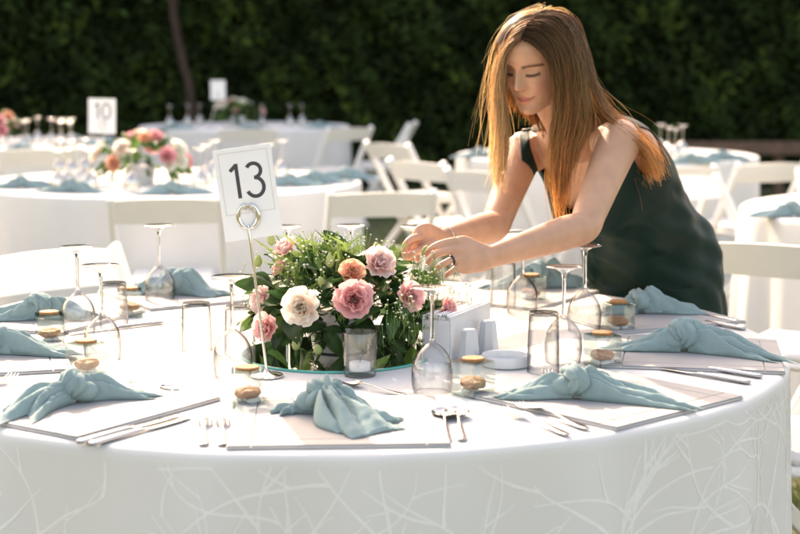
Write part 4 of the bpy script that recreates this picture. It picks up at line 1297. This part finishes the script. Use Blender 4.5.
    finger([(426, 243, .146), (421, 246.5, .138), (417, 252, .132), (416.5, 257, .128), (418, 261, .126)], .0076)
    finger([(433, 240, .135), (427, 245, .112), (420, 249.5, .092), (413, 253, .078), (408, 257.5, .072)], .0098)
    # legs (under the dress, behind the table)
    for s in (-1, 1):
        hip = pel + pl_side * .085 * s + np.array([.02, .02, -.06]); foot = ro + pl_side * .10 * s + np.array([.02, .02, .075])
        kn = (hip + foot) / 2 + np.array([-.045, -.04, .0])
        V, F = loft([hip, hip * .5 + kn * .5, kn, kn * .55 + foot * .45, foot], [.085, .072, .052, .052, .032], [.085, .074, .054, .054, .034], (1, 0, 0), 6, 20); B.add(V, F)
        toe = foot + np.array([-.10, -.09, -.045])
        V, F = loft([foot + np.array([.03, .027, -.035]), foot + np.array([-.02, -.018, -.02]), toe], [.026, .030, .034], [.030, .034, .018], pl_side, 5, 16, (True, True)); B.add(V, F)
    me = bpy.data.meshes.new('body')
    me.from_pydata([tuple(v) for v in B.V], [], B.F)
    tmp = bpy.data.objects.new('body', me); COL.objects.link(tmp)
    rm = tmp.modifiers.new('r', 'REMESH'); rm.mode = 'VOXEL'; rm.voxel_size = .0026
    sm = tmp.modifiers.new('s', 'SMOOTH'); sm.factor = .5; sm.iterations = 5
    bpy.context.view_layer.update()
    dg = bpy.context.evaluated_depsgraph_get()
    bm_ = bpy.data.meshes.new_from_object(tmp.evaluated_get(dg))
    bpy.data.objects.remove(tmp)
    n = len(bm_.vertices); co = np.empty(n * 3, np.float32); bm_.vertices.foreach_get('co', co); co = co.reshape(-1, 3).astype(float)
    hl = to_head(co)
    skin = np.array([.56, .305, .195])
    C = np.tile(skin, (n, 1))
    x, y, z = hl[:, 0], hl[:, 1], hl[:, 2]
    face = (np.abs(x) < .085) & (y > .02) & (np.abs(z) < .12)
    def blend(mask_w, col):
        wv = np.clip(mask_w, 0, 1)[:, None] * face[:, None]; C[:] = C * (1 - wv) + np.array(col) * wv
    G = lambda x0, z0, sx, sz: np.exp(-((np.abs(x) - x0) / sx) ** 2 - ((z - z0) / sz) ** 2)
    blend(.35 * G(.040, -.030, .018, .016), (.62, .25, .19))                       # cheeks
    blend(.30 * np.exp(-(x / .012) ** 2 - ((z + .022) / .01) ** 2), (.60, .28, .20))
    zs_ = z - .0050 * (x / .0235) ** 2
    lipm = np.clip(1.25 - (x / .0250) ** 2 - ((zs_ + .0620 - .0012 * np.cos(x / .0075)) / (.0088 * np.clip(1 - (np.abs(x) / .028) ** 2, .05, 1))) ** 2, 0, 1)
    blend(np.clip(lipm * 1.6, 0, .92), (.44, .12, .105))
    blend(.95 * np.exp(-((zs_ + .0612) / .0017) ** 2) * (np.abs(x) < .0275), (.22, .07, .06))  # shade between the lips painted as a dark line
    bz = .0205 + .0040 * np.sin(np.clip((np.abs(x) - .012) / .040, 0, 1) * 2.9) - .10 * np.clip(np.abs(x) - .045, 0, 1)
    blend(.97 * np.exp(-((z - bz) / np.where(np.abs(x) < .034, .0052, .0042)) ** 2) * (np.abs(x) > .012) * (np.abs(x) < .056), (.06, .03, .018))   # brows
    blend(.55 * np.exp(-((z - (.0105 - 8.0 * (np.abs(x) - .031) ** 2)) / .0014) ** 2) * (np.abs(np.abs(x) - .031) < .016), (.30, .14, .10))  # eyelid crease, its shade painted as a darker line
    blend(.40 * G(.031, .0065, .016, .0050), (.50, .26, .18))                       # lids
    lz = .0010 - .0022 * np.cos(np.clip((np.abs(x) - .031) / .0155, -1, 1) * math.pi / 2)
    blend(.98 * np.exp(-((z - lz) / .0032) ** 2) * (np.abs(np.abs(x) - .031) < .0155), (.03, .016, .012))   # lash line
    blend(.9 * np.exp(-((np.abs(x) - .0075) / .003) ** 2 - ((z + .0345) / .0022) ** 2), (.20, .07, .05))   # nostril shade painted as dark spots
    # knuckle / finger-tip warmth
    for c0, rad in ((W(430, 256, -.12), .05), (W(408, 252, .08), .045)):
        dd = np.linalg.norm(co - c0, axis=1); wv = np.clip(1 - dd / rad, 0, 1)[:, None] * .5
        C[:] = C * (1 - wv) + np.array([.64, .31, .21]) * wv
    a = bm_.color_attributes.new('Col', 'FLOAT_COLOR', 'POINT'); c4 = np.ones((n, 4), np.float32); c4[:, :3] = C; a.data.foreach_set('color', c4.ravel())
    co2 = (co - ro).astype(np.float32); bm_.vertices.foreach_set('co', co2.ravel())
    bm_.polygons.foreach_set('use_smooth', [True] * len(bm_.polygons))
    bm_.materials.clear(); bm_.materials.append(MAT['skin']); bm_.update()
    body = obj('body', bm_, root)
    # lashes
    b = MB(); r_ = np.random.default_rng(2)
    def surf(x, z):
        f_, w_ = np.interp(z, zf, ff), np.interp(z, zf, wf)
        cy = max(0.0, 1 - (abs(x) / w_) ** 2.25) ** (1 / 2.25)
        return f_ * cy + bumps(x, z) * min(1, cy * 1.8)
    for s in (-1, 1):
        for k in range(26):
            xx = .017 + .029 * k / 25; zz = .0010 - .0022 * math.cos((xx - .031) / .0155 * math.pi / 2)
            p = np.array(HL((s * xx, surf(s * xx, zz) - .0005, zz))); q = np.array(HL((s * (xx + (xx - .028) * .18), surf(s * xx, zz) + .0062, zz - .0045)))
            b.add([p - lf * .0004 - ro, p + lf * .0004 - ro, q - ro], [(0, 1, 2)])
    b.build('eyelash', 'lash', body, smooth=False, sharp=None)

    # ---- dress
    V = []; F = []; keep = {}
    nu, nv = 260, 210
    def dress_pt(t, ph):
        # t<0: skirt
        if t >= 0:
            loose = np.interp(t, [0, .2, .4, .6, .8, 1], [.012, .014, .016, .008, .004, .003])
            p = torso_pt(t, ph, loose, 1.0, 1.0)
            P, s, fr, T, a, b_ = section(t)
            # back hangs straight from the shoulder blades to the seat
            if math.sin(ph) < 0: p = p - fr * (.012 * np.interp(t, [0, .25, .5, .75], [0, 1, .7, 0])) * -math.sin(ph) * 1.0
            wrk = .0050 * math.sin(ph * 4 - t * 13 + .8 * math.sin(t * 9)) * np.interp(t, [0, .25, .6, .8], [.7, 1, .6, 0]) + .0030 * math.sin(ph * 7 + t * 21) * np.interp(t, [0, .3, .6, .8], [1, 1, .5, 0]) + .0025 * math.sin(ph * 13 - t * 34)* np.interp(t, [0, .5, .8], [1, .6, 0])
            n_ = s * math.cos(ph) + fr * math.sin(ph)
            if math.sin(ph) > 0: p = p + fr * .052 * np.interp(t, [.15, .45, .62, .80, .90], [0, .7, 1, .55, 0]) * math.sin(ph) ** .7
            return p + n_ * wrk
        p0 = dress_pt(0, ph); u = -t
        c0 = sp(0); dirv = p0 - c0; dirv[2] *= .3; fl = 1 + .22 * u ** .8 + .05 * u * math.sin(ph * 9)
        drop = .50 * u
        base = c0 + np.array([.03 * u, .03 * u, 0]) + (p0 - c0) * [fl, fl, max(0, 1 - 3 * u)]
        return base + np.array([0, 0, -drop])
    tv = np.r_[np.linspace(-1, 0, 30, endpoint=False), np.linspace(0, 1, nv)]
    for t in tv:
        for j in range(nu): V.append(dress_pt(t, 2 * math.pi * j / nu))
    def worn(t, ph):
        if t < .55: return True
        a = np.interp(t, tS, aS); l = a * math.cos(ph); f_ = math.sin(ph) > 0
        if f_ and t > .585 and -(t - .585) / .34 * .145 < l < (t - .585) / .37 * .095: return False
        if not f_ and t > .80 and abs(l) < (t - .80) / .17 * .075: return False
        if t > .78 and l > np.interp(t, [.78, .84, .95], [.160, .138, .132]): return False
        if t > .80 and l < -np.interp(t, [.80, .86, .95], [.166, .163, .152]): return False
        if abs(l) < .060 and t > .97: return False
        return t < .992
    for i in range(len(tv) - 1):
        tm = (tv[i] + tv[i + 1]) / 2
        for j in range(nu):
            if worn(tm, 2 * math.pi * (j + .5) / nu):
                F.append((i * nu + j, i * nu + (j + 1) % nu, (i + 1) * nu + (j + 1) % nu, (i + 1) * nu + j))
    V = [np.array(v) for v in V]
    me = mesh('dress', np.array(V) - ro, F, 'dress')
    d_ = obj('dress', me, root)
    so = d_.modifiers.new('t', 'SOLIDIFY'); so.thickness = .0025; so.offset = 1
    # front panel and strap on her right side, laid on the body
    from mathutils.bvhtree import BVHTree
    bvh = BVHTree.FromPolygons([tuple(v) for v in co], [tuple(p_.vertices) for p_ in bm_.polygons])
    bd = BVHTree.FromPolygons([tuple(Vector(v)) for v in V], F)
    ys = np.linspace(131.5, 176, 36); nc = 22; grid = {}; Vp = []
    aU = nrm(ER - SR)
    for i, Y in enumerate(ys):
        xr = np.interp(Y, [131, 150, 178, 200, 218, 226], [527.5, 531, 540.5, 550.5, 560, 566])
        xl = np.interp(Y, [131, 150, 160, 190, 226], [519.5, 521, 522, 524, 530])
        for j in range(nc + 1):
            X = xl + (xr - xl) * j / nc
            d_r = nrm(_ray(X, Y)); h = bvh.ray_cast(Vector(CAMP), Vector(d_r)); h2 = bd.ray_cast(Vector(CAMP), Vector(d_r))
            if h[0] is None: continue
            hp = np.array(h[0]); dist = h[3]
            if h2[0] is not None and h2[3] < dist: dist = h2[3]
            hp = CAMP + d_r * dist
            k_ = (hp - SR) @ aU; ra = np.linalg.norm(hp - SR - aU * k_)
            if k_ > .075 and ra < .062 and hp[1] < SR[1] + .02 - (k_ * .2): continue
            grid[i, j] = len(Vp); Vp.append(hp - d_r * .0045)
    Fp = []
    for i in range(len(ys) - 1):
        for j in range(nc):
            q = [(i, j), (i, j + 1), (i + 1, j + 1), (i + 1, j)]
            if all(k_ in grid for k_ in q):
                pts = [Vp[grid[k_]] for k_ in q]
                if max(np.linalg.norm(pts[a_] - pts[(a_ + 1) % 4]) for a_ in range(4)) < .02: Fp.append(tuple(grid[k_] for k_ in q))
    # over the shoulder
    top = [Vp[grid[0, j]] for j in range(nc + 1) if (0, j) in grid]
    if len(top) > 2:
        a0, a1 = top[0], top[-1]; prev = None; n_ = 5
        for r_i in range(9):
            row = []
            for j in range(n_):
                p0 = a0 + (a1 - a0) * j / (n_ - 1) + np.array([.004, .012, 0]) * r_i
                h = bvh.ray_cast(Vector((p0[0], p0[1], 1.5)), Vector((0, 0, -1)))
                row.append(len(Vp)); Vp.append((np.array(h[0]) if h[0] is not None else p0) + [0, 0, .004])
            if prev: Fp += [(prev[j], prev[j + 1], row[j + 1], row[j]) for j in range(n_ - 1)]
            prev = row
    pn = obj('shoulder_strap', mesh('shoulder_strap', np.array(Vp) - ro, Fp, 'dress'), d_)
    so2 = pn.modifiers.new('t', 'SOLIDIFY'); so2.thickness = .002; so2.offset = 0
    # ---- jewellery
    def ringmesh(c, axis, r, tr, name, material):
        axis = nrm(axis); u = nrm(np.cross(axis, [.3, .2, .9])); v = np.cross(axis, u)
        Pts = [c + r * (u * math.cos(a) + v * math.sin(a)) - ro for a in np.linspace(0, 2 * math.pi, 25)]
        V, F = loft(np.array(Pts), [tr] * 25, [tr * .8] * 25, axis, 2, 8); return MB().add(V, F).build(name, material, root)
    k0, k1 = W(456, 258.5, -.116), W(445, 263, -.130)
    ringmesh(k0 * .62 + k1 * .38, k1 - k0, .0090, .0020, 'ring', 'ring_dark')
    ringmesh(WR * .9 + ER * .1 + np.array([0, 0, .0]), ER - WR, .0275, .0012, 'bracelet', 'silver')
    for s in (-1, 1):
        foot = ro + pl_side * .10 * s + np.array([.02, .02, .0])
        P = [foot + np.array([.045, .04, .016]), foot + np.array([-.03, -.027, .013]), foot + np.array([-.115, -.104, .010])]
        V, F = loft(np.array(P) - ro, [.032, .036, .038], [.0155, .0125, .0095], pl_side, 5, 16, (True, True)); MB().add(V, F).build('shoe', 'shoe', root)

    # ---- hair: locks of strands interpolated between guide strands
    r_ = np.random.default_rng(21)
    def lock(name, guides, n, cols, thick=.0011, spread=.004, jit=.0035, wave=.0065, seg_=20, lmix=.45):
        """guides: list over u of list over v of control points (px, py, y)"""
        def adj(p):
            x_, y_, d_ = p
            if y_ < 130 and x_ > 560: x_ -= (x_ - 560) * .26 * min(1, (130 - y_) / 40)
            if y_ < 26: y_ += (26 - y_) * .22
            if name == 'back_lock' and x_ > 585: y_ += 11 * min(1, (x_ - 585) / 20)
            if name == 'side_lock': x_ += 3
            return W(x_, y_, d_)
        Gd = np.array([[catmull(np.array([adj(p) for p in g]), 8)[np.linspace(0, 8 * (len(g) - 1), seg_).astype(int)] for g in row] for row in guides])
        nu_, nv_ = Gd.shape[:2]
        b = MB()
        Vall = []; Fall = []; Call = []; off = 0
        for i in range(n):
            u = r_.random() * (nu_ - 1); v = r_.random() * (nv_ - 1)
            # strands gather in wisps
            u = u + .55 * (round(u * 6) / 6 - u); v = v + .4 * (round(v * 3) / 3 - v); 
            iu, iv = min(int(u), nu_ - 2) if nu_ > 1 else 0, min(int(v), nv_ - 2) if nv_ > 1 else 0
            fu, fv = u - iu, v - iv
            g = (Gd[iu, iv] * (1 - fu) + Gd[min(iu + 1, nu_ - 1), iv] * fu) * (1 - fv) + (Gd[iu, min(iv + 1, nv_ - 1)] * (1 - fu) + Gd[min(iu + 1, nu_ - 1), min(iv + 1, nv_ - 1)] * fu) * fv
            L = r_.uniform(.45, .85) if r_.random() < lmix else r_.uniform(.78, 1.0); k = np.linspace(0, L * (seg_ - 1), seg_)
            idx = np.clip(k.astype(int), 0, seg_ - 2); fr_ = (k - idx)[:, None]
            P = g[idx] * (1 - fr_) + g[idx + 1] * fr_
            s = np.linspace(0, 1, seg_)[:, None]
            jv = r_.normal(0, 1, 3); jv2 = r_.normal(0, 1, 3)
            amp = jit * (3.2 if r_.random() < .05 else 1)
            P = P + jv * amp * (.25 + s ** 1.2) + jv2 * wave * np.sin(s * r_.uniform(4, 9) + r_.uniform(0, 6.28)) * s
            tn = np.gradient(P, axis=0); tn /= np.linalg.norm(tn, axis=1)[:, None] + 1e-9
            vw = nrm(P[0] - CAMP); sd = np.cross(tn, vw); sd /= np.linalg.norm(sd, axis=1)[:, None] + 1e-9
            nn = np.cross(sd, tn)
            wd_ = thick * (.55 + .45 * np.sin(np.clip(s * 1.15 + .12, 0, 1) * math.pi)) * r_.uniform(.7, 1.25)
            ring = [P + sd * wd_ * math.cos(a_) + nn * wd_ * math.sin(a_) for a_ in (0.5, 2.6, 4.7)]
            Vall.append(np.stack(ring, 1).reshape(-1, 3) - ro)
            sh = r_.uniform(.5, 1.15) if r_.random() < .8 else r_.uniform(1.15, 1.35)
            cr, ct = np.array(cols[0]), np.array(cols[1])
            m_ = np.clip((s * L) ** cols[2], 0, 1)
            Call.append(np.repeat((cr * (1 - m_) + ct * m_) * sh, 3, 0))
            for q in range(seg_ - 1):
                for w3 in range(3):
                    w4 = (w3 + 1) % 3
                    Fall.append((off + q * 3 + w3, off + q * 3 + w4, off + q * 3 + 3 + w4, off + q * 3 + 3 + w3))
            off += seg_ * 3
        me = mesh(name, np.vstack(Vall), Fall, 'hair', cols=np.vstack(Call))
        return obj(name, me, hair)
    # scalp cover
    V = []; F = []; m = 72; zz = np.linspace(-.07, .1145, 46); C = []
    for z_ in zz:
        z0 = min(z_ / 1.03, .1108)
        f_, w_, b_ = np.interp(z0, zf, ff), np.interp(z0, zf, wf), np.interp(z0, zf, bf)
        for j in range(m):
            a_ = 2 * math.pi * j / m; e = 2 / 2.25; sx, cy = math.sin(a_), math.cos(a_)
            k_ = 1.07
            x_ = w_ * k_ * math.copysign(abs(sx) ** e, sx); y_ = math.copysign(abs(cy) ** e, cy) * (f_ if cy > 0 else b_) * k_
            V.append(np.array(HL((x_, y_, z_))) - ro); C.append((.075, .034, .016))
    def scalp(z_, a_):
        a_ = (a_ + math.pi) % (2 * math.pi) - math.pi
        front = abs(a_)
        lim = np.interp(front, [0, .5, .8, 1.15, 1.5, 3.2], [.090, .082, .064, .016, -.07, -.07])
        return z_ > lim
    for i in range(len(zz) - 1):
        for j in range(m):
            if scalp((zz[i] + zz[i + 1]) / 2, 2 * math.pi * (j + .5) / m): F.append((i * m + j, i * m + (j + 1) % m, (i + 1) * m + (j + 1) % m, (i + 1) * m + j))
    hair = obj('hair', mesh('hair', V, F, 'hair', cols=C), root)
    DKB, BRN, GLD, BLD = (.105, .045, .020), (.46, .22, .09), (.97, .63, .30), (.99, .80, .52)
    hl_ = lambda *p: p
    # her left: front lock falling past the cheek to the chest
    lock('front_lock', [
        [[(521, 38, .195), (534, 45, .180), (548, 60, .178), (554, 85, .190), (553, 115, .200), (549, 150, .205), (552, 190, .215), (558, 236, .215)], [(523, 34, .215), (536, 42, .200), (550, 58, .200), (557, 85, .215), (556, 115, .225), (552, 150, .23), (555, 190, .235), (560, 225, .235)]],
        [[(527, 24, .205), (546, 26, .185), (563, 50, .182), (569, 85, .190), (568, 120, .200), (562, 155, .207), (560, 195, .215), (562, 228, .215)], [(530, 22, .225), (550, 26, .21), (566, 50, .21), (572, 85, .22), (571, 120, .23), (566, 155, .235), (563, 195, .235), (563, 220, .235)]],
        [[(537, 12, .235), (562, 18, .215), (578, 48, .210), (584, 85, .215), (581, 118, .222), (571, 148, .225), (563, 182, .225), (560, 212, .222)], [(539, 11, .255), (565, 18, .24), (581, 48, .24), (587, 85, .245), (584, 118, .25), (574, 148, .25), (566, 182, .245), (562, 206, .24)]],
        [[(543, 7, .27), (572, 16, .26), (588, 48, .262), (594, 85, .262), (591, 114, .262), (580, 138, .258), (569, 166, .250), (563, 192, .24)], [(545, 7, .29), (573, 17, .29), (590, 50, .29), (597, 85, .29), (594, 114, .285), (584, 138, .275), (572, 164, .265), (565, 188, .25)]]],
        2500, (DKB, GLD, .95), .0006, lmix=.8)
    lock('front_lock', [
        [[(527, 24, .205), (548, 30, .185), (565, 55, .185), (569, 90, .190), (566, 120, .197), (560, 150, .202), (558, 180, .206), (559, 200, .21)]],
        [[(537, 12, .235), (562, 22, .212), (578, 52, .208), (582, 90, .21), (580, 125, .215), (572, 150, .217), (566, 180, .217), (564, 205, .215)]]],
        500, ((.18, .075, .032), (.92, .54, .24), .9), .0007)
    # back hair over the shoulder
    lock('back_lock', [
        [[(548, 5, .30), (578, 16, .295), (593, 48, .295), (603, 80, .290), (616, 104, .265), (634, 124, .235), (647, 140, .225), (655, 158, .23)], [(548, 5, .32), (580, 18, .33), (595, 50, .33), (606, 82, .32), (620, 104, .30), (638, 122, .275), (652, 140, .265), (660, 160, .265)]],
        [[(549, 6, .335), (580, 22, .36), (595, 54, .37), (609, 84, .36), (626, 106, .34), (645, 126, .318), (658, 146, .31), (665, 168, .31)], [(549, 8, .37), (580, 26, .40), (595, 60, .41), (608, 90, .405), (624, 112, .39), (642, 132, .365), (655, 150, .355), (662, 170, .355)]],
        [[(549, 12, .40), (575, 34, .44), (588, 70, .455), (600, 100, .45), (614, 122, .44), (630, 142, .425), (644, 158, .41), (652, 172, .41)], [(546, 16, .42), (560, 40, .46), (572, 80, .475), (584, 110, .475), (598, 132, .47), (614, 150, .465), (630, 164, .46), (640, 176, .46)]]],
        2300, ((.15, .062, .026), (.94, .58, .26), .95), .0006)
    # her right: blond lock, its colour lightened to paint in the sun
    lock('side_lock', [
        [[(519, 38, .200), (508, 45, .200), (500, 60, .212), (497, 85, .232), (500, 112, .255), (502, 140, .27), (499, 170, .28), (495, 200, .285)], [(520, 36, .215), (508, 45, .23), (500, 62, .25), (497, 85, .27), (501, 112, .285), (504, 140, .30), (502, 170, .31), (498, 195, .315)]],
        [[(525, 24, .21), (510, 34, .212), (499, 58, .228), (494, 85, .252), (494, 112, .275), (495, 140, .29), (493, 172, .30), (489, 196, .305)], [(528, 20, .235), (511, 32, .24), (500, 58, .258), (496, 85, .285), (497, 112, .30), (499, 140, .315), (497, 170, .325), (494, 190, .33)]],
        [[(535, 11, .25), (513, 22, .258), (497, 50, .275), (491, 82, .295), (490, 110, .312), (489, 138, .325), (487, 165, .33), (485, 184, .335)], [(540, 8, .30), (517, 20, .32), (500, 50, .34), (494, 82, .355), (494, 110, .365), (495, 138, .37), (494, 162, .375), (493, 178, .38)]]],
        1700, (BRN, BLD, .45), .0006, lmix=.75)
    lock('side_lock', [
        [[(543, 8, .33), (524, 18, .37), (508, 40, .40), (498, 66, .41), (499, 84, .41), (501, 98, .41), (502, 108, .41)]],
        [[(546, 10, .38), (534, 24, .43), (522, 56, .455), (518, 80, .46), (522, 100, .46), (526, 115, .46), (528, 125, .46)]],
        [[(547, 14, .41), (548, 34, .46), (546, 68, .475), (548, 100, .475), (552, 126, .475), (556, 146, .475), (558, 156, .475)]]],
        550, (DKB, (.62, .34, .15), .8))
    # flyaway hairs, sunlit look painted in as blond from root to tip
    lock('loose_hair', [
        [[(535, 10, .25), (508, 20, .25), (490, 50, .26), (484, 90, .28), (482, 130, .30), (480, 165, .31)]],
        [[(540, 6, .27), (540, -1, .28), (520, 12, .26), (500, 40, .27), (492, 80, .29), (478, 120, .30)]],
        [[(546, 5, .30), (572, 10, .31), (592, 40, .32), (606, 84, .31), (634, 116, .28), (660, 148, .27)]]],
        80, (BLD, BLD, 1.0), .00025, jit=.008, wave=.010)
person()
